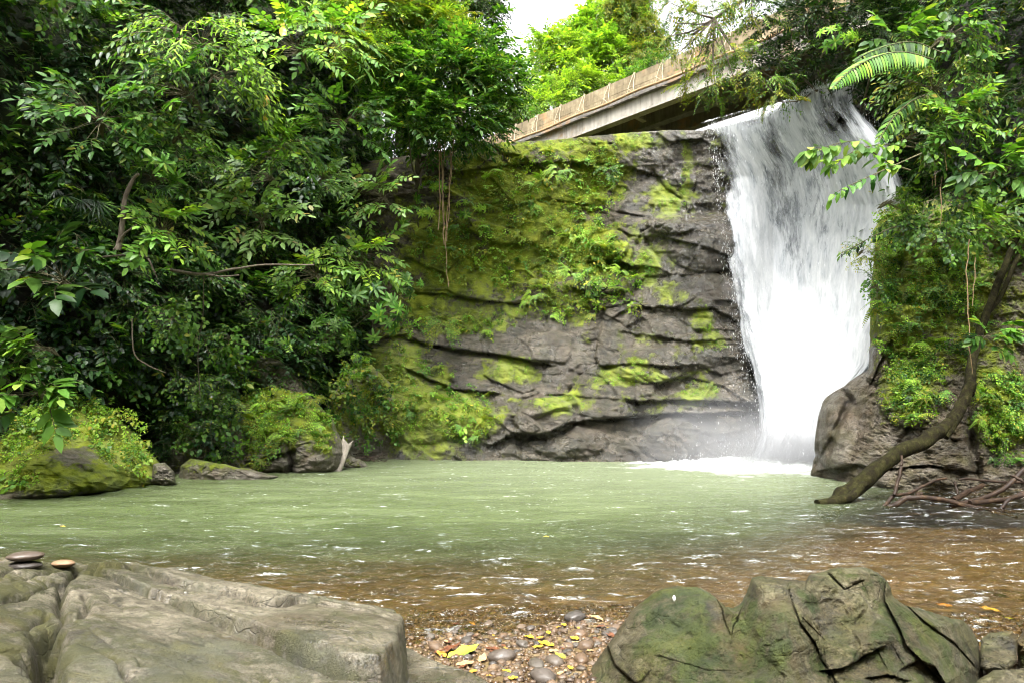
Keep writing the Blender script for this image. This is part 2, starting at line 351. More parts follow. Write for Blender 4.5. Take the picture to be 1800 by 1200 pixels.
def water_mat():
    g = G('river_water'); p = g.pos()
    tb = g.attr('turb'); fo = g.attr('foam')
    h1 = g.noise(g.mapping(p, (1.0, 1.9, 1)), 2.2, 4, .55, .6)
    h2 = g.noise(g.mapping(p, (1.0, 1.7, 1)), 8.0, 4, .6, .5)
    h3 = g.noise(g.mapping(p, (1.0, 1.5, 1)), 24, 2, .5)
    hh = g.math('ADD', g.math('ADD', g.math('MULTIPLY', h1, 1.0), g.math('MULTIPLY', h2, .55)), g.math('MULTIPLY', h3, .10))
    nb = g.bump(hh, 1.0, .20)
    cv = g.noise(g.mapping(p, (.35, 1.0, 1)), 1.3, 7, .68)
    green = g.ramp(g.range(cv, .34, .68), [(0, (.044, .060, .020)), (.5, (.062, .082, .030)), (1, (.095, .118, .052))])
    green = g.mix(g.math('MULTIPLY', g.attr('aer'), .75), green, (.15, .175, .105))
    dif = g.n('BsdfDiffuse', {'Color': green}).outputs[0]
    trn = g.n('BsdfTransparent', {'Color': (.92, .84, .60, 1)}).outputs[0]
    tbn = g.math('ADD', tb, g.math('MULTIPLY', g.math('SUBTRACT', cv, .5), .35), clamp=True)
    body = g.mixsh(tbn, trn, dif)
    gl = g.n('BsdfGlossy', {'Color': (1, 1, 1, 1), 'Roughness': .04, 'Normal': nb}).outputs[0]
    fr = g.n('Fresnel', {'IOR': 1.36, 'Normal': nb}).outputs[0]
    w = g.mixsh(fr, body, gl)
    fn = g.noise(g.mapping(p, (1, 2.2, 1)), 4.5, 6, .72, .8)
    ff = g.range(g.math('ADD', g.math('ADD', g.math('MULTIPLY', fn, .7), g.math('MULTIPLY', g.noise(g.mapping(p, (1, 2.4, 1)), 16, 4, .7), .35)), g.math('SUBTRACT', g.math('MULTIPLY', fo, .8), .80)), 0.0, .34)
    fleck = g.range(g.noise(g.mapping(p, (1, 2.2, 1)), 9, 4, .65), .65, .69)  # white bubble flecks, also painted in as sparkle on the pool
    fleck = g.math('MULTIPLY', fleck, g.range(g.noise(g.mapping(p, (.5, 1.0, 1)), .9, 3), .42, .58))
    ff = g.math('MAXIMUM', ff, g.math('MULTIPLY', fleck, .8))
    glint_stk = g.range(g.math('ADD', g.noise(g.mapping(p, (.8, 2.9, 1), (0, 0, .12)), 2.6, 5, .62, .4), g.math('MULTIPLY', g.math('SUBTRACT', 1.0, tb), .045)), .63, .69)  # painted white streaks imitating sky glints on wavelets, stronger near shore
    glint_stk = g.math('MULTIPLY', glint_stk, g.range(g.noise(g.mapping(p, (1.2, 2.5, 1)), 14, 3, .6), .42, .60))
    ff = g.math('MAXIMUM', ff, g.math('MULTIPLY', glint_stk, .75))
    foam = g.n('BsdfDiffuse', {'Color': (.62, .65, .63, 1), 'Normal': nb}).outputs[0]  # one diffuse white for the real foam and the painted glints
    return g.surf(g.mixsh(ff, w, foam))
M_WATER = water_mat()
def fall_mat(name, seed, su=26.0, sv=1.5, thin=0.0):
    g = G(name)
    uv = g.n('CombineXYZ', {0: g.attr('fu'), 1: g.attr('fv'), 2: seed}).outputs[0]
    n1 = g.noise(g.mapping(uv, (su, sv, 1)), 1.0, 5, .66, .5)
    n2 = g.noise(g.mapping(uv, (su*4.2, sv*2.4, 1)), 1.0, 4, .7, .3)
    n = g.math('ADD', g.math('MULTIPLY', n1, .6), g.math('MULTIPLY', n2, .42))
    a = g.range(g.math('ADD', n, g.math('SUBTRACT', g.attr('dens'), .5)), .42+thin, .68+thin)
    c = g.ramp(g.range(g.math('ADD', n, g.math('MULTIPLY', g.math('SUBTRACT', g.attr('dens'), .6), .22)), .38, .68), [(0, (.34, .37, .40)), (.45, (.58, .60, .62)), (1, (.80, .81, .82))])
    d = g.n('BsdfDiffuse', {'Color': c, 'Normal': g.bump(n, .2, .06)}).outputs[0]
    t = g.n('BsdfTranslucent', {'Color': (.45, .47, .5, 1)}).outputs[0]
    return g.surf(g.mixsh(a, g.n('BsdfTransparent').outputs[0], g.mixsh(.35, d, t)))
M_FALL = [fall_mat('falling_water_a', 1.3, 10, 8), fall_mat('falling_water_b', 5.7, 14, 11), fall_mat('falling_water_c', 9.1, 20, 13)]
M_TRICK = fall_mat('trickle_water', 3.3, 60, 9, .05)
_g = G('water_drops'); M_DROP = _g.surf(_g.bsdf(Base_Color=(.88, .9, .92, 1), Roughness=.4))
_g = G('white_flake'); M_WHITE = _g.surf(_g.bsdf(Base_Color=(.85, .85, .82, 1), Roughness=.6))
# ------------------------------------------------------------------ camera, light, sky
cam = bpy.data.objects.new('camera', bpy.data.cameras.new('camera')); COL.objects.link(cam); SC.camera = cam
cam.location = EYE.tolist(); cam.rotation_euler = (math.pi/2+PITCH, 0, 0)
cam.data.lens = 24; cam.data.sensor_width = 36; cam.data.clip_end = 2000; cam.data.clip_start = .05
cam.data.dof.use_dof = True; cam.data.dof.focus_distance = 15; cam.data.dof.aperture_fstop = 10
SUN_EL, SUN_AZ = math.radians(60), math.radians(190)      # azimuth clockwise from +Y: high, from behind the camera
w = bpy.data.worlds.new('World'); SC.world = w; w.use_nodes = True
nt = w.node_tree; nt.nodes.clear()
sky = nt.nodes.new('ShaderNodeTexSky'); sky.sky_type = 'NISHITA'; sky.sun_disc = False
sky.sun_elevation = SUN_EL; sky.sun_rotation = SUN_AZ; sky.air_density = 1.0; sky.dust_density = 6.0; sky.ozone_density = .6
hs = nt.nodes.new('ShaderNodeHueSaturation'); hs.inputs['Saturation'].default_value = .08
bg = nt.nodes.new('ShaderNodeBackground'); bg.inputs['Strength'].default_value = .15
wo = nt.nodes.new('ShaderNodeOutputWorld')
nt.links.new(sky.outputs[0], hs.inputs['Color']); nt.links.new(hs.outputs[0], bg.inputs[0]); nt.links.new(bg.outputs[0], wo.inputs[0])
sd = bpy.data.lights.new('sun', 'SUN'); sd.energy = 1.2; sd.angle = math.radians(20); sd.color = (1, .96, .88)
so = bpy.data.objects.new('sun', sd); COL.objects.link(so)
dirv = Vector((math.sin(SUN_AZ)*math.cos(SUN_EL), math.cos(SUN_AZ)*math.cos(SUN_EL), math.sin(SUN_EL)))
so.rotation_euler = dirv.to_track_quat('Z', 'Y').to_euler(); so.location = (0, 0, 30)
SC.view_settings.view_transform = 'Standard'; SC.view_settings.look = 'None'; SC.view_settings.exposure = 2.3
SC.cycles.max_bounces = 7; SC.cycles.diffuse_bounces = 3; SC.cycles.glossy_bounces = 3; SC.cycles.transmission_bounces = 4
SC.cycles.transparent_max_bounces = 14; SC.cycles.caustics_reflective = False; SC.cycles.caustics_refractive = False
SC.cycles.filter_width = 1.05; SC.cycles.use_denoising = True; SC.cycles.use_adaptive_sampling = True; SC.cycles.adaptive_threshold = .04
SC.cycles.sample_clamp_indirect = 6.0
# ------------------------------------------------------------------ ground and water
def ground_z(x, y):
    sh = 4.55-.10*np.clip(x-1.0, 0, 3)+.18*np.sin(x*1.7)
    z = np.where(y < sh, .025+(sh-y)*.095, .025-(y-sh)*.085)
    z = np.clip(z, -1.0, .5)
    return z+.018*fbm(x*2.2, y*2.2, 0, 3, 31)+.008*fbm(x*9, y*9, 0, 2, 33)
def axis(lo, hi, step, far, n):
    e = np.geomspace(.3, far, n); return np.concatenate([lo-e[::-1], np.arange(lo, hi, step), hi+e])
gx, gy = axis(-4, 5.5, .035, 400, 26), axis(.5, 9.5, .035, 400, 26)
X, Y = np.meshgrid(gx, gy)
mk('ground', np.stack([X, Y, ground_z(X, Y)], -1).reshape(-1, 3), gridfaces(*X.shape), M_GROUND)
bpy.data.objects['ground']['kind'] = 'structure'
wx, wy = np.arange(-17, 17, .06), np.concatenate([np.arange(3.4, 11, .032), np.arange(11, 25.5, .05)])
X, Y = np.meshgrid(wx, wy)
near = sstep(10, 5, Y)
Z = .030*fbm(X*.55, Y*1.1, 0, 3, 41)+(.040*fbm(X*1.5+.4*Y, Y*2.6, .3, 2, 43)+.016*fbm(X*3.6-.5*Y, Y*5.5, .3, 2, 45, ridge=True))*(.75+.45*near)
fallD = np.hypot((X-6.4)/2.2, (Y-18.8)/2.0)
Z = Z+sstep(1.7, .2, fallD)*.26*fbm(X*2.2, Y*2.6, 0, 4, 47, ridge=True)
bx = np.clip(X-.5, 0, 9)
turb = sstep(-2.2, 3.2, Y-(7.3+.50*bx+.75*np.clip(X-3.2, 0, 9)))*.95
foam = sstep(2.1, .3, fallD+.7*fbm(X*.9, Y*1.3, 0, 4, 49))*1.2
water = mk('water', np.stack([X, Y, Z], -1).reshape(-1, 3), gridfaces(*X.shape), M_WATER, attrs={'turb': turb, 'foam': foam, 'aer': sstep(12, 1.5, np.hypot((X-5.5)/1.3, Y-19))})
water['kind'] = 'structure'
# ------------------------------------------------------------------ cliff
CD = table([540, 640, 760, 850, 1000, 1120, 1180, 1240, 1300, 1360, 1450, 1660], [190, 330, 372, 394, 450, 560, 680, 740, 830],
  [[24.4, 23.8, 23.0, 22.6, 22.2, 21.8, 21.5, 21.4, 20.8, 20.0, 18.9, 17.6],
   [24.2, 23.6, 23.0, 22.7, 22.5, 22.2, 22.1, 22.0, 21.6, 21.0, 19.6, 18.0],
   [24.0, 23.6, 23.0, 22.7, 22.4, 22.2, 22.1, 22.0, 21.7, 21.4, 20.0, 18.2],
   [24.0, 23.5, 22.9, 22.6, 22.3, 22.0, 20.8, 20.4, 20.9, 21.5, 20.0, 18.2],
   [23.9, 23.5, 22.9, 22.5, 22.2, 21.7, 20.6, 20.0, 20.6, 21.5, 20.3, 18.4],
   [23.7, 23.2, 22.7, 22.3, 21.8, 21.0, 20.4, 19.8, 20.1, 21.1, 20.4, 18.6],
   [23.0, 22.3, 21.7, 21.4, 21.0, 20.3, 20.0, 19.6, 19.7, 20.6, 20.3, 18.8],
   [22.6, 21.8, 21.1, 20.9, 20.5, 20.1, 19.8, 19.5, 19.5, 20.4, 20.2, 18.8],
   [22.2, 21.4, 20.7, 20.5, 20.3, 20.0, 19.8, 19.5, 19.5, 20.2, 20.0, 18.8]])
def z5(*a): return [(600+x/2.4, 350+y/2.4) for x, y in a]
LEDGES = [  # points, bulge, wa, step, wb, groove, gw
 (z5((290, 590), (450, 625), (600, 645), (740, 665), (870, 695)), .22, 26, .28, 26, .08, 3),
 (z5((280, 715), (380, 760), (480, 800), (650, 815)), .16, 16, .30, 36, .08, 3),
 (z5((300, 395), (420, 400), (580, 425), (720, 440), (880, 420)), .14, 22, .16, 20, .05, 3),
 (z5((1110, 470), (1085, 560), (1065, 660), (1075, 690)), .0, 20, .25, 16, .25, 5),
 (z5((1080, 690), (1030, 720), (985, 780), (955, 822)), .12, 14, .16, 20, .28, 4),
 (z5((640, 1030), (720, 992), (760, 990)), .18, 26, .34, 18, .14, 3),
 (z5((740, 985), (850, 992), (950, 945), (1100, 925), (1250, 915), (1400, 900), (1560, 902), (1750, 890)), .24, 24, .34, 22, .15, 3),
 (z5((720, 990), (722, 920), (760, 850), (830, 815)), .0, 10, .12, 26, .24, 4),
 (z5((760, 835), (900, 822), (960, 825), (1100, 838), (1250, 848)), .05, 14, .10, 14, .05, 3),
 (z5((1240, 848), (1400, 842), (1560, 850), (1760, 860)), .26, 20, .24, 22, .08, 3),
 (z5((1160, 492), (1230, 458), (1330, 452), (1480, 470), (1560, 455), (1690, 530)), .10, 18, .20, 20, .16, 4),
 (z5((1230, 380), (1290, 330), (1400, 318), (1530, 320), (1650, 300)), .06, 20, .08, 20, .12, 3),
 (z5((1210, 470), (1225, 380), (1235, 250), (1270, 140)), .0, 20, .0, 20, .30, 5),
 (z5((1270, 140), (1330, 100), (1430, 75), (1480, 110), (1580, 125)), -.1, 10, -.32, 30, .18, 3),
 (z5((1490, 640), (1500, 700), (1600, 740), (1680, 720)), .0, 10, .12, 20, .12, 3),
 (z5((1100, 700), (1250, 690), (1390, 705), (1480, 700)), .12, 20, .16, 20, .10, 3),
 (z5((1180, 560), (1330, 580), (1480, 600), (1660, 590)), .08, 20, .10, 20, .06, 3),
 (z5((1060, 262), (1140, 252), (1210, 275)), .34, 22, .55, 16, .10, 3),
 (z5((980, 375), (1060, 400), (1140, 390), (1210, 385)), .10, 20, .28, 22, .10, 3),
 ([(820, 300), (900, 290), (1000, 285), (1090, 290), (1160, 310)], .12, 20, .12, 24, .05, 3),
 ([(1150, 300), (1170, 330), (1200, 350), (1220, 395)], .0, 20, .18, 20, .14, 4),
 ([(880, 365), (960, 350), (1040, 360)], .08, 20, .12, 20, .04, 3),
 ([(870, 650), (905, 700), (890, 770)], .0, 20, .0, 20, .12, 3),
]
def cliffD(px, py):
    D = CD(px, py)
    for L in LEDGES: D = ledge(D, px, py, L[0], L[1]*.8, L[2], L[3]*.62, L[4], L[5]*.42, L[6]*.7)
    # rounded boulders at the foot
    for cx, cy, rx, ry, h in ((955, 730, 58, 36, .45), (1075, 705, 90, 30, .25), (1150, 640, 80, 34, .28), (1240, 430, 70, 50, .30), (1250, 520, 70, 40, .22),
                              (1235, 615, 70, 30, .15), (740, 720, 90, 60, .35), (840, 720, 60, 50, .22), (700, 640, 50, 40, .3), (1180, 770, 60, 40, .25), (1000, 775, 70, 30, .25),
                              (1080, 430, 26, 26, .35), (960, 620, 70, 40, .15), (1180, 395, 45, 18, .25)):
        q = np.clip(1-((px-cx)/rx)**2-((py-cy)/ry)**2, 0, 1); D = D-h*np.sqrt(q)
    s = px/58; t = (py-.12*(px-900))/58
    D = D-.20*fbm(s*.55, t*.8, 0, 3, 51)
    strat = fbm(s*.28, t*2.2, 0, 4, 52, ridge=True)
    low = sstep(500, 600, py)
    D = D-(.03+.02*low)*strat
    f1, f2, cid = worley(s*.75+.3*pnoise(s, t, 0, 5), t*1.3, 53)
    D = D-.26*(cid-.5)*sstep(0, .07, f2-f1)
    f1, f2, cid = worley(s*1.7+.5*pnoise(s*1.3, t, 0, 15), t*3.0, 57)
    D = D-.10*(cid-.5)*sstep(0, .10, f2-f1)*sstep(-.25, .2, pnoise(s*.4, t*.4, 2, 8))
    D = D-.065*fbm(s*2.2, t*2.6, 0, 4, 54)-.045*fbm(s*4.4, t*6, 0, 4, 55, ridge=True)
    return D
CTOP = ([540, 640, 760, 830, 880, 960, 1040, 1100, 1180, 1235, 1262, 1300, 1345, 1385, 1420, 1450, 1500, 1560, 1660],
        [300, 285, 268, 258, 251, 247, 240, 234, 229, 230, 222, 212, 203, 182, 158, 150, 152, 190, 240])
def ctop(px): return np.interp(px, *CTOP)+1.6*pnoise(px/9, 0, 0, 71)
cpx = np.arange(540, 1661, 2.3); nv = 300
vv = np.linspace(0, 1, nv)
PX = np.repeat(cpx[None], nv, 0); TOP = ctop(cpx)
PY = TOP[None]+(852-TOP[None])*vv[:, None]
Dc = cliffD(PX, PY)
edge = np.clip(PY-TOP[None], 0, 20)/20
Dc = Dc+.35*(1-edge)**2*(.6+.4*pnoise(PX/40, 0, 0, 72))       # rounded brow
P = at(PX, PY, Dc)
back = [P[0]+np.stack([0*cpx, np.full_like(cpx, d), np.full_like(cpx, .10*min(d, 1)-.02*d)+.05*pnoise(cpx/30, d, 0, 73)], -1) for d in (9, 5, 2.4, 1.0, .4)]
Pall = np.concatenate([np.stack(back), P])
PXa = np.concatenate([np.repeat(cpx[None], 5, 0), PX]); PYa = np.concatenate([np.repeat(TOP[None]-3, 5, 0), PY])
def cliff_moss(px, py):
    m = .15+0*px
    for cx, cy, rx, ry, v in ((820, 735, 60, 50, .75), (740, 730, 75, 75, .75), (690, 690, 70, 110, .65), (1050, 320, 60, 70, .6), (930, 400, 110, 110, .6), (780, 450, 80, 90, .55),
                              (1140, 462, 22, 38, .7), (1100, 662, 90, 22, .6), (1118, 636, 20, 10, .7), (1230, 690, 40, 26, .65), (980, 706, 60, 20, .5), (870, 320, 80, 60, .5), (1000, 258, 130, 16, .45),
                              (1170, 340, 30, 50, .55), (1205, 310, 12, 60, .6), (820, 565, 80, 30, .55), (900, 650, 60, 30, .5), (1005, 560, 50, 40, .3), (1040, 440, 80, 60, .55), (1235, 560, 24, 40, .6), (1255, 600, 40, 24, .45),
                              (1180, 350, 36, 40, .5), (760, 530, 70, 60, .45), (1120, 250, 50, 16, .6), (700, 770, 60, 30, .4), (850, 480, 90, 50, .5), (960, 540, 90, 40, .42), (1180, 520, 50, 30, .3)):
        m = np.maximum(m, .12+v*blob(px, py, cx, cy, rx, ry))
    bare = 0
    for cx, cy, rx, ry, v in ((960, 590, 60, 50, .4), (870, 600, 90, 14, .5), (860, 680, 60, 10, .5), (1080, 360, 30, 40, .35), (1170, 300, 40, 30, .4), (1200, 400, 60, 14, .6), (1250, 480, 50, 80, .45), (1100, 770, 250, 36, .7),
                              (1150, 560, 70, 20, .45), (1060, 590, 20, 60, .4), (1000, 640, 60, 30, .4), (1150, 680, 80, 10, .4), (940, 690, 40, 10, .5), (900, 400, 20, 40, .3), (1300, 560, 40, 200, .5), (1280, 625, 36, 24, .5)):
        bare = np.maximum(bare, v*blob(px, py, cx, cy, rx, ry))
    return m+.16+.05*sstep(540, 440, py)*sstep(1160, 1080, px)+.22*fbm(px/38, py/30, 0, 3, 79)-bare
def cliff_wet(px, py):
    w_ = sstep(1060, 1150, px)
    w_ = np.maximum(w_, sstep(720, 780, py)); w_ = np.maximum(w_, .75*sstep(520, 620, py))
    for cx, cy, rx, ry in ((960, 590, 110, 70), (1140, 560, 90, 60), (850, 560, 90, 60)): w_ = np.maximum(w_, .9*blob(px, py, cx, cy, rx, ry))
    return np.clip(w_, .1, 1)
cliff = mk('cliff', Pall.reshape(-1, 3), gridfaces(*Pall.shape[:2], flip=False), M_ROCK,
           attrs={'moss': cliff_moss(PXa, PYa), 'wet': cliff_wet(PXa, PYa)})
tag(cliff, 'layered mossy rock cliff beside the waterfall under the bridge', None, kind='structure')
# plateau behind the brow, rising to the trees upstream
hx, hy = np.meshgrid(np.linspace(-90, 90, 90), np.concatenate([np.linspace(26, 40, 15), np.linspace(43, 160, 30)]))
hz = 8.9+sstep(36, 110, hy)*16+1.2*fbm(hx/14, hy/14, 0, 4, 61)*sstep(30, 50, hy)
hill = mk('hill', np.stack([hx, hy, hz], -1).reshape(-1, 3), gridfaces(*hx.shape), M_BANK, attrs={'moss': .6+0*hx})
hill['kind'] = 'structure'
# ------------------------------------------------------------------ waterfall
fall = thing('waterfall', at(1380, 815, 18.6), 'white waterfall plunging over the cliff lip into the green pool', 'waterfall')
FO = np.array(fall.location)
FL = ([150, 228, 300, 380, 420, 520, 600, 700, 760, 830], [1240, 1240, 1252, 1262, 1268, 1285, 1300, 1328, 1334, 1300])
FR = ([150, 200, 300, 360, 420, 480, 560, 640, 700, 830], [1490, 1545, 1580, 1600, 1590, 1575, 1560, 1540, 1490, 1460])
def fall_sheet(name, mat, off, seed, shrink=0.0):
    nu, nvv = 190, 260
    u = np.linspace(0, 1, nu)[None]; v = np.linspace(-.035, 1, nvv)[:, None]
    lx = 1236+(1500-1236)*u+0*v
    t0 = ctop(lx)-1
    py = t0+(836-t0)*np.clip(v, 0, 1)
    L = np.interp(py, *FL)+shrink; R = np.interp(py, *FR)-shrink
    wgt = sstep(0, .16, v); px = (1-wgt)*lx+wgt*(L+(R-L)*u)
    D = sum(CD(px, py+k) for k in (-60, -40, -20, 0, 20, 40, 60))/7
    # smooth drop: thrown outwards as it falls
    vc = np.clip(v, 0, 1)
    D = D-off-.25*sstep(0, .5, vc)-.35*sstep(.45, 1, vc)-.9*sstep(.55, .95, u)*sstep(0, .15, vc)
    D = D+np.where(v < 0, -v*28, 0)
    w1 = fbm(u*9+seed, vc*3.2+.4*u, seed, 4, 81); w2 = fbm(u*40, vc*11+seed, seed, 4, 83)
    D = D-(.10*w1+.03*w2)*(.35+.65*sstep(0, .25, vc))
    P = at(px, py, D)
    P[..., 2] = np.where(v < 0, P[..., 2]+v*1.5, P[..., 2]+(.10*w2+.12*w1)*(1-sstep(0, .1, vc)))
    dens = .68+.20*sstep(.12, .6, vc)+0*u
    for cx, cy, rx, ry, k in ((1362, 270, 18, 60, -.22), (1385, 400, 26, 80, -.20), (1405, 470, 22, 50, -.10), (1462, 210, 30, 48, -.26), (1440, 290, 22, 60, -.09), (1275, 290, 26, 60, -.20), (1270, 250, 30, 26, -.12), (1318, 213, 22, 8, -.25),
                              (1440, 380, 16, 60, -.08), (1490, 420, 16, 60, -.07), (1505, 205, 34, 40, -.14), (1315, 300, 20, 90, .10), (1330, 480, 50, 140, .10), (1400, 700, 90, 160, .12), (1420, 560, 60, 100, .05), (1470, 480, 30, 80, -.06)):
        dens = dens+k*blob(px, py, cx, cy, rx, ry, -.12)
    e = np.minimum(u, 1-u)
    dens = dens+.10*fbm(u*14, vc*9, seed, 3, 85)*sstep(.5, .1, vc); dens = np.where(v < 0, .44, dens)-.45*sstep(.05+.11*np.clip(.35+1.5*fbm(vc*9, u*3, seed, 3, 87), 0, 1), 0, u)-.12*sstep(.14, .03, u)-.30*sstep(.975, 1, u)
    return mk(name, P.reshape(-1, 3)-FO, gridfaces(*P.shape[:2]), mat, fall, attrs={'dens': dens, 'fu': u+.05*vc*(u-.5)+0*v, 'fv': vc+0*u})
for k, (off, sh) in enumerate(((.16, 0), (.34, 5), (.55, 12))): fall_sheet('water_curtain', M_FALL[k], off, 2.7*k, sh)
def trickle(pts, wid, off, dn, seed):
    c = spline(np.array(pts, float), 60); v = np.linspace(0, 1, 60)[:, None]; u = np.linspace(0, 1, 9)[None]
    px = c[:, :1]+2.5*fbm(v*7, seed, 0, 3, 77)+(u-.5)*wid*(1+.8*v)*(1+.9*fbm(v*6, seed+5, 0, 2, 78)); py = c[:, 1:]+0*u
    P = at(px, py, cliffD(px, py)-off-.05*np.sin(u*math.pi))
    e = np.minimum(u, 1-u)
    mk('trickle', P.reshape(-1, 3)-FO, gridfaces(60, 9), M_TRICK, fall, attrs={'dens': dn-.25*sstep(.3, 0, e)+0*v, 'fu': u*wid/250+seed+0*v, 'fv': v*(pts[-1][1]-pts[0][1])/600+0*u})
for a in (([(1196, 232), (1192, 280), (1203, 330), (1210, 388)], 16, .06, .40, 0), ([(1180, 233), (1184, 262), (1190, 300)], 24, .05, .34, 1), ([(1225, 232), (1222, 280), (1228, 320), (1232, 380)], 36, .06, .34, 2),
          ([(1204, 480), (1203, 530), (1207, 575), (1206, 640)], 9, .05, .31, 3), ([(993, 698), (993, 740), (991, 790)], 7, .05, .24, 4), ([(1160, 455), (1150, 480), (1152, 520)], 8, .05, .34, 5), ([(1212, 335), (1235, 345), (1262, 360)], 14, .1, .38, 6)):
    trickle(*a)
# flying drops round the edges of the fall and along its brow
def drops():
    b = MB(); N = 13000
    py = 150+680*rng.random(N)**.85; side = rng.random(N)
    L = np.interp(py, *FL); R = np.interp(py, *FR)
    px = np.where(side < .22, L+8+rng.normal(0, 1, N)*(6+14*sstep(350, 830, py)), np.where(side < .45, R-10+rng.normal(0, 10, N), L+(R-L)*rng.random(N)))
    brow = rng.random(N) < .22
    px = np.where(brow, 1250+250*rng.random(N), px); py = np.where(brow, ctop(px)+4-rng.exponential(5, N), py)
    py = np.maximum(py, ctop(np.clip(px, 1200, 1500))-14)
    D = CD(px, py)-.5-.5*rng.random(N)
    b0 = rng.random(N) < .30; px = np.where(b0, rng.normal(1370, 75, N), px); py = np.where(b0, 828-rng.exponential(20, N), py); D = np.where(b0, 18.3+rng.normal(0, .5, N), D)
    P = at(px, py, D); P = P[P[:, 2] > .02]
    r = .0025+.005*rng.random(len(P))**2; ln = r*(1.5+7*rng.random(len(P)))
    T = np.array([[0, 0, 1], [.9, 0, 0], [-.45, .78, 0], [-.45, -.78, 0], [0, 0, -1]])
    V = P[:, None]+T[None]*np.stack([r, r, ln], -1)[:, None]
    F = np.array([[0, 1, 2], [0, 2, 3], [0, 3, 1], [4, 2, 1], [4, 3, 2], [4, 1, 3]])
    o = mk('spray', V.reshape(-1, 3), (np.arange(len(P))[:, None, None]*5+F[None]).reshape(-1, 3), M_DROP)
    tag(o, 'white water drops flying off the edges of the waterfall', 'spray', kind='stuff')
drops()
def mist(center, rad, dens):
    g = G('mist_air'); oc = g.objc()
    d = g.n('VectorMath', {0: oc}, operation='LENGTH').outputs['Value']
    f = g.range(d, .25, 1.0, 1, 0); f = g.math('POWER', f, 1.6)
    f = g.math('MULTIPLY', f, g.range(g.noise(g.pos(), .9, 3), .3, .65, .35, 1))
    v = g.n('VolumePrincipled', {'Color': (.95, .97, 1, 1), 'Density': g.math('MULTIPLY', f, dens), 'Anisotropy': .1}).outputs[0]
    g.nt.links.new(v, g.out.inputs['Volume'])
    bm_ = bpy.data.meshes.new('mist'); 
    import bmesh
    bm = bmesh.new(); bmesh.ops.create_icosphere(bm, subdivisions=3, radius=1); bm.to_mesh(bm_); bm.free(); bm_.materials.append(g.m)
    o = bpy.data.objects.new('mist', bm_); COL.objects.link(o); o.location = center.tolist(); o.scale = rad
    tag(o, 'pale mist hanging over the foot of the waterfall', 'mist', kind='stuff')
mist(at(1385, 800, 18.0), (1.9, .9, 1.1), 1.8)
mist(at(1310, 808, 18.2), (3.8, 1.9, 2.3), .55)
# ------------------------------------------------------------------ rocks seen as a traced outline with real depth
def relief_rock(name, outline, Dfun, thick, mat, c=None, nt_=360, nr=130, moss=None, wet=None, rnd=.5, p=.75, parent=None, edge=3.0):
    o = np.array(outline, float); o = np.vstack([o, o[:1]])
    o = o if edge == 0 else o
    L = np.concatenate([[0], np.cumsum(np.hypot(*np.diff(o, axis=0).T))]); s = np.linspace(0, L[-1], nt_, endpoint=False)
    ox, oy = np.interp(s, L, o[:, 0]), np.interp(s, L, o[:, 1])
    k = np.array([.25, .5, .25])
    for _ in range(2):
        ox = np.convolve(np.r_[ox[-1], ox, ox[0]], k, 'valid'); oy = np.convolve(np.r_[oy[-1], oy, oy[0]], k, 'valid')
    ox = ox+edge*fbm(ox/24, oy/24, 0, 3, 5); oy = oy+edge*fbm(ox/24, oy/24, 3.3, 3, 6)
    if c is None: c = (ox.mean(), oy.mean())
    r = np.linspace(0, 1, nr+1)[1:]**p
    px = c[0]+(ox-c[0])[None]*r[:, None]; py = c[1]+(oy-c[1])[None]*r[:, None]
    infl = 1-np.sqrt(np.clip(1-r**6, 0, 1))
    D = Dfun(px, py)+rnd*infl[:, None]
    c0 = at(c[0], c[1], Dfun(np.array([c[0]]), np.array([c[1]]))[0])
    Pf = at(px, py, D)
    rb = np.linspace(0, 1, 14)[1:-1][::-1]
    pxb = c[0]+(ox-c[0])[None]*rb[:, None]; pyb = c[1]+(oy-c[1])[None]*rb[:, None]
    rim = D[-1].mean()*.5+.5*D[-1]
    Pb = at(pxb, pyb, rim[None]*1.0+thick*np.sqrt(1-rb**2)[:, None])
    V = np.concatenate([c0[None], Pf.reshape(-1, 3), Pb.reshape(-1, 3)]); nR = nr+len(rb)
    j = np.arange(nt_); jn = (j+1) % nt_
    F3 = [np.stack([np.zeros(nt_, int), 1+jn, 1+j], -1)]
    i = np.arange(nR-1)[:, None]*nt_+1
    F4 = np.stack([i+j, i+jn, i+nt_+jn, i+nt_+j], -1).reshape(-1, 4)
    cb = at(c[0], c[1], rim.mean()+thick); V = np.vstack([V, cb[None]]); lb = 1+(nR-1)*nt_
    F3.append(np.stack([np.full(nt_, len(V)-1), lb+j, lb+jn], -1))
    aPX = np.concatenate([[c[0]], px.ravel(), pxb.ravel(), [c[0]]]); aPY = np.concatenate([[c[1]], py.ravel(), pyb.ravel(), [c[1]]])
    at_ = {'moss': moss(aPX, aPY) if moss else 0*aPX}
    if wet: at_['wet'] = wet(aPX, aPY)
    # keep the solid's bottom out of sight below ground: nothing else to do
    return mk(name, V, [np.concatenate(F3), F4], mat, parent, attrs=at_)
def rocky(px, py, sc, a, seed, an=1.6):
    s, t = px/sc, py/sc
    D = -a*fbm(s*.6, t*.6*an, 0, 3, seed)*1.2
    f1, f2, cid = worley(s*.8+.35*pnoise(s, t, 0, seed), t*.8*an, seed+3)
    D = D-a*.9*(cid-.5)*sstep(0, .2, f2-f1)
    return D-a*.35*fbm(s*2.4, t*2.4*an, 0, 4, seed+7)-a*.3*fbm(s*1.2, t*1.6*an, 1, 4, seed+9, ridge=True)
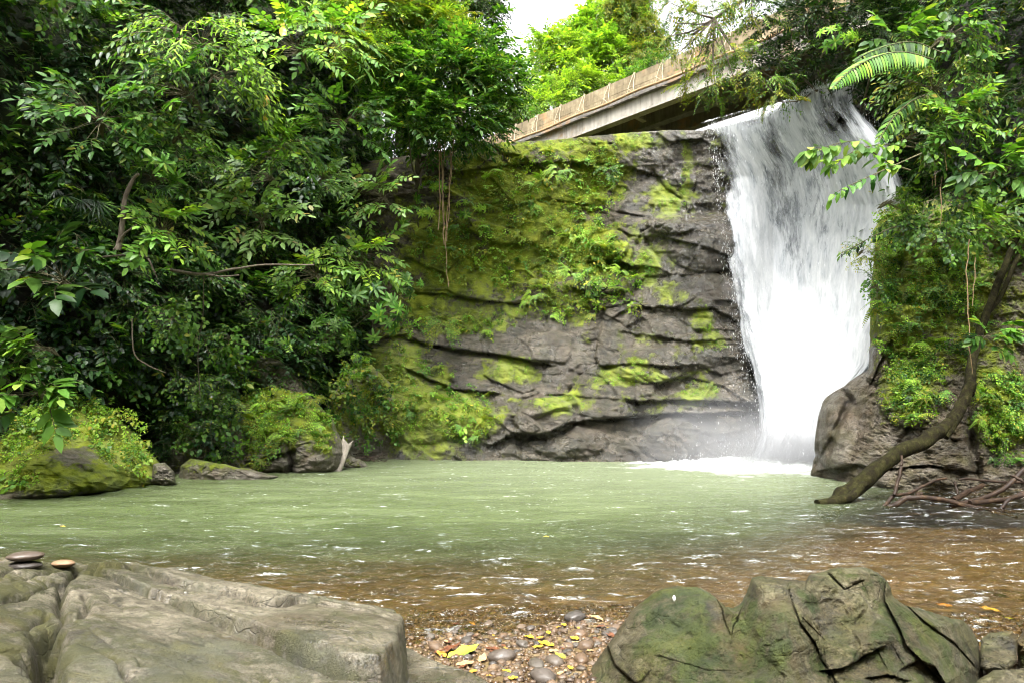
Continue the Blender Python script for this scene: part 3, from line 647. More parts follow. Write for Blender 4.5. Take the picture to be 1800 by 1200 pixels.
# right outcrop ------------------------------------------------------
OD = table([1400, 1480, 1560, 1640, 1720, 1800, 1980], [340, 450, 560, 650, 750, 870],
  [[16.4, 16.0, 15.7, 15.2, 14.9, 14.6, 14.2], [16.3, 15.9, 15.3, 14.8, 14.6, 14.5, 14.1], [16.2, 15.7, 15.0, 14.5, 14.3, 14.2, 13.9],
   [16.0, 15.4, 14.6, 14.0, 13.9, 14.0, 13.8], [15.8, 15.0, 14.0, 13.5, 13.4, 13.7, 13.6], [15.6, 14.3, 13.0, 12.7, 12.5, 13.0, 13.2]])
def z6(*a): return [(1200+x/2.308, 400+y/2.308) for x, y in a]
def outD(px, py):
    D = OD(px, py)
    for L in ((z6((590, 920), (620, 820), (660, 740), (680, 700), (640, 640)), .0, 10, .0, 10, .30, 6),
              (z6((750, 590), (770, 480), (800, 460)), 0, 10, 0, 10, .35, 5),
              (z6((800, 320), (860, 310), (960, 318), (1020, 330)), -.15, 20, -.22, 26, .05, 4),
              (z6((860, 310), (880, 200), (890, 90)), 0, 10, 0, 10, .35, 7),
              (z6((770, 620), (830, 470), (850, 450)), .1, 10, .15, 30, .1, 4),
              (z6((840, 1000), (870, 880), (930, 800)), 0, 10, 0, 10, .20, 5),
              (z6((1200, 1010), (1175, 860), (1160, 780), (1165, 600)), 0, 10, 0, 10, .55, 9),
              (z6((560, 985), (700, 960), (850, 975), (1000, 960), (1190, 990)), .08, 18, .08, 12, .03, 3),
              (z6((540, 960), (590, 880), (610, 860)), 0, 10, 0, 10, .2, 4)): D = ledge(D, px, py, *L)
    for cx, cy, rx, ry, h in ((1590, 560, 50, 60, .45), (1560, 460, 34, 90, .25), (1640, 450, 60, 100, .3), (1600, 690, 60, 60, .35), (1760, 700, 60, 90, .4), (1470, 760, 40, 70, .3), (1680, 770, 60, 60, .2), (1540, 640, 22, 36, .25)):
        q = np.clip(1-((px-cx)/rx)**2-((py-cy)/ry)**2, 0, 1); D = D-h*np.sqrt(q)
    sm = sstep(1500, 1540, px-(py-700)*-.25)
    return D+rocky(px, py, 34, .12, 11)*(.65+.35*sm)-.05*fbm(px/9, py/6, 0, 4, 19, ridge=True)*sm
def out_moss(px, py):
    m = .1+.42*sstep(660, 560, py)
    for cx, cy, rx, ry, v in ((1590, 570, 60, 60, .3), (1600, 680, 60, 70, .75), (1760, 720, 60, 110, .75), (1650, 480, 90, 100, .35), (1550, 480, 30, 110, .35), (1680, 640, 60, 40, .3)):
        m = m+v*blob(px, py, cx, cy, rx, ry)
    return np.clip(m-.6*blob(px, py, 1470, 740, 60, 90)-.25*sstep(760, 840, py), -.3, .85)
out_outline = [(1424, 836), (1434, 800), (1431, 785), (1437, 735), (1447, 702), (1462, 690), (1484, 678), (1508, 660), (1526, 650), (1529, 600), (1528, 555), (1532, 500), (1538, 440), (1534, 405), (1548, 384), (1572, 366), (1640, 350),
               (1760, 335), (1900, 340), (1985, 500), (1990, 700), (1975, 880), (1850, 905), (1700, 890), (1560, 882), (1470, 862)]
outc = relief_rock('rock_outcrop', out_outline, outD, 3.0, M_OUT, (1690, 640), 520, 230, out_moss, rnd=.7)
tag(outc, 'tall mossy rock outcrop right of the waterfall, bare and grey at its foot', 'rock')
# left bank boulders -------------------------------------------------
def bank_rock(name, outline, D, thick, moss_f, label, a=.10, sc=30, seed=1, cat='boulder', rnd=.6, feats=(), mat=None):
    fx, fy = np.array(outline, float).T; base = D if callable(D) else (lambda px, py: D+0*px)
    def Df(px, py):
        d = base(px, py)
        for L in feats: d = ledge(d, px, py, *L)
        return d+rocky(px, py, sc, a, seed)
    return tag(relief_rock(name, outline, Df, thick, mat or M_MOSSROCK, None, 300, 90, moss_f, rnd=rnd), label, cat)
bank_rock('boulder', [(-160, 780), (-60, 770), (20, 765), (60, 735), (120, 705), (180, 712), (235, 760), (262, 795), (283, 815), (288, 840), (262, 858), (150, 872), (40, 884), (-80, 900), (-200, 915)],
          lambda px, py: 12.0+1.6*sstep(40, 290, px)+.012*(850-py)-.6*blob(px, py, 150, 830, 120, 50), 1.6,
          lambda px, py: .85+.2*sstep(850, 760, py)-.6*blob(px, py, 130, 800, 60, 22)-.5*sstep(852, 875, py), 'large round boulder carpeted in moss at the left edge of the pool', .16, 40, 21)
bank_rock('boulder', [(262, 850), (270, 815), (290, 812), (306, 828), (310, 850), (290, 858)], 13.6, .6, lambda px, py: .25+0*px, 'small wet rock at the waterline beside the large mossy boulder', .07, 18, 23)
bank_rock('boulder', [(398, 840), (402, 770), (412, 720), (440, 688), (490, 678), (545, 695), (585, 735), (603, 780), (606, 815), (592, 832), (520, 842), (450, 845)],
          lambda px, py: 17.0-.9*blob(px, py, 510, 780, 110, 70)+.006*(830-py), 1.6, lambda px, py: .9*blob(px, py, 480, 730, 80, 70)+.6*blob(px, py, 570, 750, 30, 60)+.12, 'sloping boulder with a cape of creeper, beside the broken grey log', .16, 34, 25,
          feats=(([(512, 842), (512, 800), (506, 760)], 0, 10, 0, 10, .5, 6), ([(420, 815), (470, 800), (510, 792)], .2, 14, .25, 14, .1, 4)))
bank_rock('boulder', [(438, 640), (455, 622), (490, 632), (520, 655), (540, 690), (548, 705), (510, 704), (460, 682), (440, 668)], 18.4, 1.2, lambda px, py: .45-.5*blob(px, py, 495, 668, 40, 22), 'dark bare slab of rock above the creeper covered boulder', .12, 26, 27)
bank_rock('boulder', [(312, 846), (318, 818), (336, 806), (385, 814), (440, 824), (490, 838), (470, 852), (380, 858)], 14.9, .7, lambda px, py: .2+.5*sstep(835, 815, py), 'low flat dark rock at the waterline with a green top', .06, 22, 29)
bank_rock('boulder', [(556, 842), (562, 770), (582, 700), (612, 650), (655, 640), (700, 690), (705, 770), (690, 842)], lambda px, py: 19.6+1.6*sstep(590, 680, px), 1.6, lambda px, py: .62-.5*sstep(740, 800, py), 'tall mossy rock in the corner between the left bank and the cliff', .2, 34, 41)
bank_rock('boulder', [(606, 850), (604, 812), (616, 800), (634, 806), (650, 822), (646, 848)], 18.2, .5, lambda px, py: .35+0*px, 'small rough rock at the waterline behind the broken log', .09, 14, 31)
bank_rock('boulder', [(258, 850), (264, 770), (285, 715), (330, 690), (380, 690), (430, 730), (445, 840), (350, 850)], lambda px, py: 16.4+.004*(830-py)-.5*blob(px, py, 330, 760, 50, 60), 1.4, lambda px, py: .36+.35*sstep(770, 690, py), 'dark wet rock face in the shaded hollow of the left bank', .16, 34, 33)
# foreground boulder -------------------------------------------------
BD = table([1020, 1130, 1250, 1300, 1380, 1440, 1560, 1650, 1740], [990, 1040, 1090, 1150, 1210, 1300],
  [[3.9, 3.75, 3.62, 3.5, 3.40, 3.44, 3.46, 3.6, 3.9], [3.85, 3.66, 3.52, 3.46, 3.32, 3.44, 3.44, 3.56, 3.85], [3.8, 3.52, 3.38, 3.40, 3.18, 3.36, 3.34, 3.52, 3.8],
   [3.7, 3.38, 3.22, 3.22, 3.04, 3.26, 3.20, 3.40, 3.72], [3.55, 3.26, 3.08, 3.06, 2.92, 3.10, 3.05, 3.24, 3.6], [3.3, 3.05, 2.9, 2.88, 2.8, 2.85, 2.85, 3.0, 3.3]])
def z2(*a): return [(1000+x/2.25, 980+y/2.25) for x, y in a]
def boulD(px, py):
    D = BD(px, py)
    _b = lambda L: (L[0], L[1]*.45, L[2], L[3]*.42, L[4], L[5]*.35, L[6]*.8)
    for L in ((z2((570, 130), (600, 190), (615, 240), (635, 300)), .05, 14, -.02, 14, .05, 1.8),
              (z2((690, 190), (665, 240), (640, 305)), .03, 14, .03, 14, .04, 1.6),
              (z2((865, 85), (885, 180), (920, 260), (980, 340), (1000, 400), (1050, 470), (1080, 540)), .10, 30, .0, 20, .07, 4),
              (z2((1255, 70), (1250, 170), (1300, 260), (1340, 350), (1460, 470), (1560, 600)), .10, 22, .08, 24, .06, 4),
              (z2((350, 385), (440, 410), (540, 440), (640, 445)), .01, 14, .012, 14, .02, 1.6),
              (z2((150, 345), (180, 420), (270, 500)), .06, 20, .12, 30, .05, 3),
              (z2((1020, 440), (1100, 430), (1160, 390), (1220, 360)), .08, 18, .12, 26, .04, 3),
              (z2((1330, 430), (1380, 400), (1450, 430), (1490, 500)), .10, 18, .10, 40, .03, 3),
              (z2((1190, 470), (1260, 460), (1330, 480)), .06, 14, .06, 26, .02, 3),
              (z2((1030, 60), (1060, 90), (1090, 120), (1160, 90)), .02, 10, .05, 14, .05, 3),
              (z2((1340, 190), (1420, 260), (1520, 330), (1600, 420)), .05, 14, .05, 20, .05, 3),
              (z2((930, 240), (1000, 310), (960, 250)), .02, 8, .02, 8, .03, 2)): D = ledge(D, px, py, *_b(L))
    f1, f2, cid = worley(px/60+.3*pnoise(px/50, py/50, 0, 3), py/60, 133)
    D = D-.05*(cid-.5)*sstep(0, .3, f2-f1)
    D = D-.05*fbm(px/75, py/75, 0, 3, 131)-.016*fbm(px/24, py/20, 0, 4, 132)-.008*fbm(px/9, py/8, 0, 4, 134)
    return D
def boul_moss(px, py):
    m = .22+0*px
    for cx, cy, rx, ry, v in ((1220, 1080, 70, 60, .42), (1160, 1110, 50, 50, .25), (1330, 1130, 50, 70, .4), (1250, 1180, 80, 30, .28), (1560, 1120, 30, 50, .4), (1640, 1160, 30, 60, .45), (1600, 1070, 20, 40, .25), (1430, 1060, 40, 22, .2)): m = m+v*blob(px, py, cx, cy, rx, ry)
    return np.clip(m+.17-.3*blob(px, py, 1480, 1080, 60, 50)-.25*blob(px, py, 1090, 1090, 40, 40), -.2, .62)
bo = [(1022, 1225), (1040, 1172), (1062, 1142), (1090, 1100), (1120, 1062), (1160, 1034), (1182, 1029), (1225, 1030), (1250, 1042), (1262, 1062), (1290, 1068), (1302, 1062), (1312, 1040), (1322, 1014), (1340, 1011), (1384, 1018), (1418, 1020), (1422, 1008),
      (1450, 1003), (1475, 996), (1500, 996), (1530, 998), (1552, 1012), (1565, 1030), (1568, 1046), (1592, 1064), (1640, 1074), (1672, 1086), (1694, 1090), (1706, 1102), (1718, 1124), (1724, 1150), (1730, 1190), (1738, 1320), (1500, 1340), (1250, 1340), (990, 1320)]
boulder = relief_rock('boulder', bo, boulD, .55, M_BOULDER, (1390, 1165), 700, 260, boul_moss, rnd=.22, p=.8, edge=2.2)
tag(boulder, 'big angular foreground boulder with mossy faces and a cleft top', 'boulder')
bank_rock('boulder', [(1722, 1170), (1724, 1122), (1738, 1112), (1780, 1108), (1788, 1122), (1786, 1160), (1770, 1180), (1735, 1182)], lambda px, py: 3.85-.25*sstep(1110, 1180, py), .3, lambda px, py: .1+0*px, 'small square grey stone just right of the big foreground boulder', .03, 30, 35, rnd=.1, mat=M_BOULDER)
bank_rock('boulder', [(1790, 1190), (1786, 1125), (1800, 1105), (1850, 1110), (1870, 1190), (1830, 1200)], 3.95, .3, lambda px, py: .4+0*px, 'dark mossy stone cut by the right edge beside the square stone', .03, 30, 36, rnd=.1, mat=M_BOULDER)
bank_rock('boulder', [(1712, 1260), (1716, 1196), (1745, 1178), (1800, 1172), (1880, 1180), (1900, 1270)], lambda px, py: 3.45-.3*sstep(1170, 1260, py), .4, lambda px, py: .0+0*px, 'smooth pale stone in the lower right corner of the shore', .03, 40, 37, rnd=.12, mat=M_BOULDER)
# foreground slab: a tilted bed of rock, thickness down into the ground
def slab_plane(x, y): return .40-.164*(x+.6)-.108*(y-3.7)
def on_slab(px, py):
    d = at(px, py, 1.0)-EYE; t = (.40+.164*.6*-1+.108*3.7-1.5)/(d[..., 2]+.164*d[..., 0]+.108*d[..., 1])
    return (EYE[0]+d[..., 0]*t), (d[..., 1]*t)
def z3(*a): return [(x/2.093, 920+y/2.093) for x, y in a]
def sl(pts): q = np.array(pts, float); return np.stack(on_slab(q[:, 0], q[:, 1]), -1)
SO = sl([(-420, 940), (-150, 962), (0, 971), (70, 974), (140, 978), (200, 989), (240, 988), (300, 1000), (400, 1024), (520, 1054), (620, 1074), (700, 1086), (712, 1096), (714, 1120), (700, 1150), (668, 1182), (700, 1215), (750, 1260), (800, 1330)])
SO = np.vstack([SO, [[.1, 1.0], [-.6, .3], [-4.0, .3]]])
SU = np.vstack([sl([(700, 1088), (712, 1098), (700, 1140), (664, 1178)]), sl(z3((1310, 535), (1100, 462), (1000, 420), (900, 372), (800, 322), (700, 285), (600, 235), (520, 205), (400, 160))), sl([(150, 985), (240, 985), (400, 1020), (560, 1062)])])
sx, sy = np.arange(-4.2, .32, .0085), np.arange(.9, 4.15, .0085)
X, Y = np.meshgrid(sx, sy)
def sdist(X, Y, poly):
    pts = np.vstack([poly, poly[:1]]); d, _, _ = polydist(X, Y, pts); return np.where(insidepoly(X, Y, poly), d, -d)
wx_ = .03*fbm(X*5, Y*5, 0, 4, 141); wy_ = .03*fbm(X*5, Y*5, 4, 4, 142)
so_ = sdist(X+wx_*.8, Y+wy_*.8, SO); su_ = sdist(X+wx_, Y+wy_, SU)
Z = slab_plane(X, Y)-.025
Z = Z+(.040+.045*sstep(-1.9, -.75, X))*sstep(-.008, .012, su_)-.008*sstep(.16, 0, np.abs(su_-.02))-.055*np.exp(-((su_+.020)/.014)**2)*(.55+.9*np.clip(.4+2*pnoise(X*3, Y*3, 0, 158), 0, 1))
Z = Z+.012*fbm(X*1.1, Y*1.6, 0, 3, 143)+.006*fbm(X*4, Y*7, 0, 4, 144)+.0045*fbm(X*14, Y*24, 0, 4, 145, ridge=True)
lay = fbm(X*.8+Y*.55, (Y*.9+X*.42)*5, 0, 4, 146, ridge=True); Z = Z+.007*lay
q_ = (slab_plane(X, Y)*9+X*1.9+Y*.8+.55*fbm(X*1.3, Y*2.2, 0, 4, 148))*1.15; Z = Z+.016*(sstep(.44, .52, q_-np.floor(q_))-(q_-np.floor(q_)))*sstep(-.2, .25, pnoise(X*1.1, Y*1.7, 0, 149))
def crack(Z, pts, dep, wid, step=0.0, wb=.1):
    q = sl(pts); d, s, inn = polydist(X+wx_, Y+wy_, q); m = np.where(inn > 0, 1, np.exp(-d/.02))
    wid = np.maximum(wid*.55, .011)*(.8+.7*np.clip(.5+2*pnoise(X*7, Y*7, 0, 157), 0, 1)); dep = dep*1.25
    return Z-dep*np.exp(-(d/wid)**2)*m-step*np.where(s > 0, np.exp(-d/wb), 0)*m
CR = [((-60, 1010), (40, 1000), (110, 985), (190, 990)), ((-40, 1055), (30, 1040), (75, 1018), (110, 1005)), ((60, 1100), (110, 1085), (160, 1060), (150, 1030)), ((-30, 1140), (40, 1120), (85, 1130)), ((150, 1120), (210, 1150), (250, 1200)), ((330, 1050), (380, 1062), (450, 1090)), ((210, 1020), (260, 1035), (330, 1040))]
for c_ in CR: Z = crack(Z, c_, .035, .022, .014, .08)
for a in ((z3((1080, 300), (1020, 312), (950, 305), (900, 270), (830, 260), (740, 235), (640, 210), (480, 150)), .05, .024, .045, .30),
          (z3((1480, 362), (1370, 350), (1280, 330), (1180, 310), (1110, 290)), .015, .014, .012, .05), (z3((1420, 425), (1360, 425)), .012, .012),
          (z3((190, 370), (175, 420), (160, 480), (185, 540), (200, 620)), .20, .055, 0, .1), (z3((190, 370), (250, 320), (230, 250), (240, 180), (290, 130)), .06, .03, .03, .1),
          (z3((0, 370), (80, 350), (180, 290)), .05, .03, .03, .12), (z3((0, 250), (120, 205), (220, 170)), .07, .04, .05, .1), (z3((0, 160), (80, 130), (180, 120)), .04, .02, .02, .1),
          (z3((390, 230), (400, 260), (450, 275), (465, 300)), .012, .010), (z3((480, 310), (550, 312)), .010, .010), (z3((430, 208), (470, 212)), .014, .010),
          (z3((540, 490), (640, 480), (720, 500), (830, 480), (930, 500), (1010, 510), (1100, 560)), .03, .03, .05, .12), (z3((920, 590), (950, 540), (1020, 515)), .08, .04, .06, .1),
          (z3((230, 330), (330, 360), (430, 430)), .008, .01), (z3((1130, 460), (1260, 520), (1380, 545)), .03, .02)): Z = crack(Z, *a)
blk = sstep(.35, -.35, X+2.05+.30*np.sin(Y*3))*sstep(2.0, 2.5, Y)
f1, f2, cid = worley(X*2.3+.4*pnoise(X*3, Y*3, 0, 9), Y*2.6, 151)
Z = Z+blk*(.022*(cid-.5)*sstep(0, .02, f2-f1)-.012*sstep(.02, 0, f2-f1))
Zs = Z-np.where(so_ < 0, np.minimum(-so_*9, 1.3), 0)-.022*sstep(.035, 0, so_)**2
SH = np.stack([at(a_, b_, depth_at_z(b_, .19))[:2] for a_, b_ in ((600, 1150), (700, 1140), (735, 1152), (775, 1170), (850, 1196), (905, 1235), (860, 1300), (500, 1300))])
sh_ = sdist(X+wx_*.6, Y+wy_*.6, SH); Zsh = .225+.03*(Y-3.4)+.02*fbm(X*2, Y*3, 0, 3, 155)+.006*fbm(X*9, Y*16, 0, 4, 156)-np.where(sh_ < 0, np.minimum(-sh_*5, 1.4), 0)-.05*sstep(.06, 0, sh_)**2
Zs = np.maximum(Zs, Zsh)
smoss = .20+.22*sstep(-1.5, -2.5, X)+.40*sstep(.02, -.05, so_)+.30*np.exp(-((su_+.01)/.025)**2)*sstep(-1.6, -.9, X)+.35*blk*sstep(.35, .7, cid)+.35*np.exp(-((X+.62)/.14)**2-((Y-3.72)/.25)**2)
for q, r, v in (((40, 1080), .35, .3), ((90, 1130), .12, .55), ((150, 1150), .4, .25), ((390, 1140), .25, .35), ((330, 1165), .3, .3), ((150, 985), .18, .4), ((480, 1150), .3, .3)):
    c_ = on_slab(np.array(q[0]*1.), np.array(q[1]*1.)); smoss = smoss+v*np.exp(-(((X-c_[0])**2+(Y-c_[1])**2)/r**2))
swet = .25+0*X
for q, r, v in (((330, 1110), .30, .8), ((240, 1170), .28, .8), ((560, 1100), .35, .5), ((300, 1030), .25, .6), ((600, 1150), .25, .5), ((700, 1180), .3, .8)):
    c_ = on_slab(np.array(q[0]*1.), np.array(q[1]*1.)); swet = swet+v*np.exp(-(((X-c_[0])**2+(Y-c_[1])**2)/r**2))
low_ = Zsh >= Zs-1e-6; smoss = np.where(low_, .12, smoss); swet = np.where(low_, .95, swet)
slab = mk('rock_slab', np.stack([X, Y, Zs], -1).reshape(-1, 3), gridfaces(*X.shape), M_SLAB, attrs={'moss': np.clip(smoss, 0, .62), 'wet': np.clip(swet, 0, 1)})
tag(slab, 'broad tilted slab of grey bedrock filling the lower left foreground', 'rock')
def lump(name, loc, r, mat, seed, label, cat='stone', group=None, rotz=0.0, n=4, a=.16, flat=1.0):
    import bmesh
    bm = bmesh.new(); bmesh.ops.create_icosphere(bm, subdivisions=n, radius=1)
    V = np.array([v.co[:] for v in bm.verts]); F = np.array([[v.index for v in f.verts] for f in bm.faces]); bm.free()
    q = np.sign(V)*np.abs(V)**(1/flat)
    V = q*(1+a*fbm(V[:, 0]*.9+seed, V[:, 1]*.9, V[:, 2]*.9, 4, seed))[:, None]*np.array(r)
    o = mk(name, V, F, mat); o.location = [float(c) for c in loc]; o.rotation_euler = (0, 0, rotz)
    return tag(o, label, cat, group)
def slab_z(x, y): 
    i = np.argmin(np.abs(sy-y)); j = np.argmin(np.abs(sx-x)); return Zs[i, j]
for (px, py, r, lab, sd_, st_) in ((45, 968, (.085, .06, .022), 'flat grey stone under another flat stone on the slab', 3, 0), (44, 954, (.085, .06, .024), 'reddish flat stone balanced on top of a darker flat stone', 5, 1), (112, 976, (.06, .045, .020), 'small orange brown pebble on the rim of the slab', 8, 0)):
    x, y = on_slab(np.array(px*1.), np.array(982.)); x, y = float(x), float(y)
    zz = slab_z(x, y)+r[2]*.7+.022+st_*.046
    lump('stone', (x, y, zz), r, stone_mat('flat_stone_%d' % sd_, [(0, (.035, .03, .025)), (1, (.06, .05, .042))] if sd_ == 3 else ([(0, (.06, .043, .03)), (1, (.085, .06, .042))] if sd_ == 5 else [(0, (.20, .11, .05)), (1, (.26, .16, .085))])), sd_, lab, rotz=.3*st_)
fx = lump('flake', at(1185, 1051, boulD(np.array([1185.]), np.array([1051.]))[0]-.003), (.008, .005, .015), M_WHITE, 4, 'tiny white flake stuck on the mossy face of the foreground boulder', 'flake', n=2)
# ------------------------------------------------------------------ bridge
bv = np.array([.689, -.725, 0.0]); nv_ = np.array([-.725, -.689, 0.0]); up = np.array([0, 0, 1.0])
ZT = 16.45
B0 = np.array([0.0, 35.0, 0.0])
bridge = thing('bridge', B0+bv*4+np.array([0, 0, ZT-1.9]), 'old concrete girder bridge with a brown barrier crossing behind the waterfall', 'bridge')
bridge_off = np.array(bridge.location)
def bpart(name, mb, mat, smooth=False):
    o = mb.obj(name, mat, bridge, smooth); o.location = (-bridge_off).tolist(); return o
def bbox_(mb, t0, t1, n0, n1, z0, z1):
    c = B0+bv*(t0+t1)/2+nv_*(n0+n1)/2+up*(ZT+(z0+z1)/2); mb.box(c, (t1-t0)/2, abs(n1-n0)/2, (z1-z0)/2, bv, nv_, up)
t0, t1 = -10, 22
for k in range(3):
    m = MB(); n0 = -.10-1.55*k
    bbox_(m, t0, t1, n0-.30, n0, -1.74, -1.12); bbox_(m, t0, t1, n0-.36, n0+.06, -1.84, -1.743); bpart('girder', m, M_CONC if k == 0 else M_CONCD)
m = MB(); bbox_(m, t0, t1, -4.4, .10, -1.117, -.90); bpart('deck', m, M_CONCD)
for k in range(8):
    m = MB(); t = -6+3.3*k
    for g0 in (0, 1): bbox_(m, t, t+.22, -.402-1.55*g0-1.24, -.41-1.55*g0, -1.55, -1.25)
    bpart('cross_beam', m, M_CONC)
for k, (z0, z1, out) in enumerate(((-.31, 0, .0), (-.60, -.322, .025), (-.885, -.612, .045))):
    m = MB()
    for s in range(-8, 18):   # lengths of board with tight joints
        a = s*1.25+.4*k; bbox_(m, a+.006, a+1.245, out-.06, out+.003*((s*7+k*3) % 4), z0+.004*((s*5+k) % 3), z1-.006*((s*3+k) % 3))
    bpart('barrier_board', m, M_BARRIER)
m = MB(); bbox_(m, t0, t1, -4.4, -4.3, -.885, 0); bpart('barrier', m, M_BARRIER)
m = MB(); tt = np.linspace(t0, t1, 60); m.tube([B0+bv*t+nv_*.30+up*(ZT-1.02+.03*math.sin(t*1.7)) for t in tt], .062, 10); bpart('pipe', m, M_PIPE, True)
for tau in (.25, 1.41, 2.56, 3.66, 4.77, 5.78, 6.87, 8.0, 9.15):
    t = tau*1.379; m = MB(); Q = lambda dt, n, z: B0+bv*(t+dt)+nv_*n+up*(ZT+z)
    m.tube([Q(0, .06, .03), Q(-.16, .22, -.55), Q(-.22, .32, -1.10)], .016, 6); m.tube([Q(.05, .06, .03), Q(.06, .20, -.6), Q(.20, .33, -1.12)], .016, 6)
    m.tube([Q(-.20, .30, -.72), Q(.0, .36, -.9), Q(.22, .30, -1.13)], .013, 6); m.tube([Q(.0, -.05, .045), Q(.02, .09, .04)], .015, 6)
    m.tube([Q(-.22, .10, -1.13), Q(-.22, .40, -1.13), Q(-.22, .42, -.92)], .012, 6); m.tube([Q(.2, .0, -1.16), Q(.2, .4, -1.30)], .014, 6)
    bpart('bracket', m, M_LASH, True)
# ------------------------------------------------------------------ leaves and sprays
def unit(v): v = np.asarray(v, float); return v/(np.linalg.norm(v, axis=-1, keepdims=True)+1e-9)
LEAF_F = np.array([[0, 2, 1], [0, 3, 2], [1, 2, 5], [1, 5, 4], [2, 3, 6], [2, 6, 5], [4, 5, 7], [5, 6, 7]])
def leafV(L, W, fold=.18, droop=.15, wide=.42):
    y1, y2 = L*wide*.62, L*(wide+.26)
    w1, w2 = W*.5*.92, W*.5*.80
    z = lambda y: -droop*L*(y/L)**2
    return np.array([[0, 0, 0], [-w1, y1, z(y1)+fold*w1], [0, y1, z(y1)], [w1, y1, z(y1)+fold*w1], [-w2, y2, z(y2)+fold*w2], [0, y2, z(y2)], [w2, y2, z(y2)+fold*w2], [0, L, z(L)]])
def frame(d, u):
    d = unit(d); x = unit(np.cross(d, np.broadcast_to(u, d.shape))); z = np.cross(x, d); return np.stack([x, d, z], -2)   # rows
class Cloud:
    """leaf and twig triangles of one crown, shrub or undergrowth"""
    def __init__(s): s.V = []; s.F = []; s.M = []; s.n = 0
    def add(s, V, F, m):
        s.V.append(V); s.F.append(np.asarray(F)+s.n); s.M.append(np.broadcast_to(m, (len(F),)).astype(int)); s.n += len(V)
    def leaf(s, p, d, u, L, W, m=0, **k):
        R = frame(np.array([d], float), np.array(u, float))[0]; s.add(leafV(L, W, **k)@R+np.asarray(p), LEAF_F, m)
    def twig(s, P, r0, r1, m=1):
        V, F = tube(np.asarray(P, float), np.linspace(r0, r1, len(P)), 4)
        s.add(V, np.concatenate([F[:, [0, 1, 2]], F[:, [0, 2, 3]]]), m)
    def arr(s): return np.concatenate(s.V), np.concatenate(s.F), np.concatenate(s.M)
    def place(s, T, pos, d, u, sc, leafm=0, twigm=1):
        """copies of a spray template T=(V,F,M) at many places at once"""
        V, F, M = T; N = len(pos)
        if N == 0: return
        R = frame(d, u); W = np.einsum('vi,nij->nvj', V, R)*np.asarray(sc)[:, None, None]+np.asarray(pos)[:, None]
        leafm = np.broadcast_to(leafm, (N,))
        FF = (F[None]+np.arange(N)[:, None, None]*len(V)).reshape(-1, 3)
        MM = np.where(M[None] == 0, leafm[:, None], twigm).reshape(-1)
        s.V.append(W.reshape(-1, 3)); s.F.append(FF+s.n); s.M.append(MM); s.n += N*len(V)
    def obj(s, name, mats, parent=None):
        V, F, M = s.arr(); return mk(name, V, F, mats, parent, True, mi=M)
R_ = random.Random(11)
def rr(a, b): return R_.uniform(a, b)
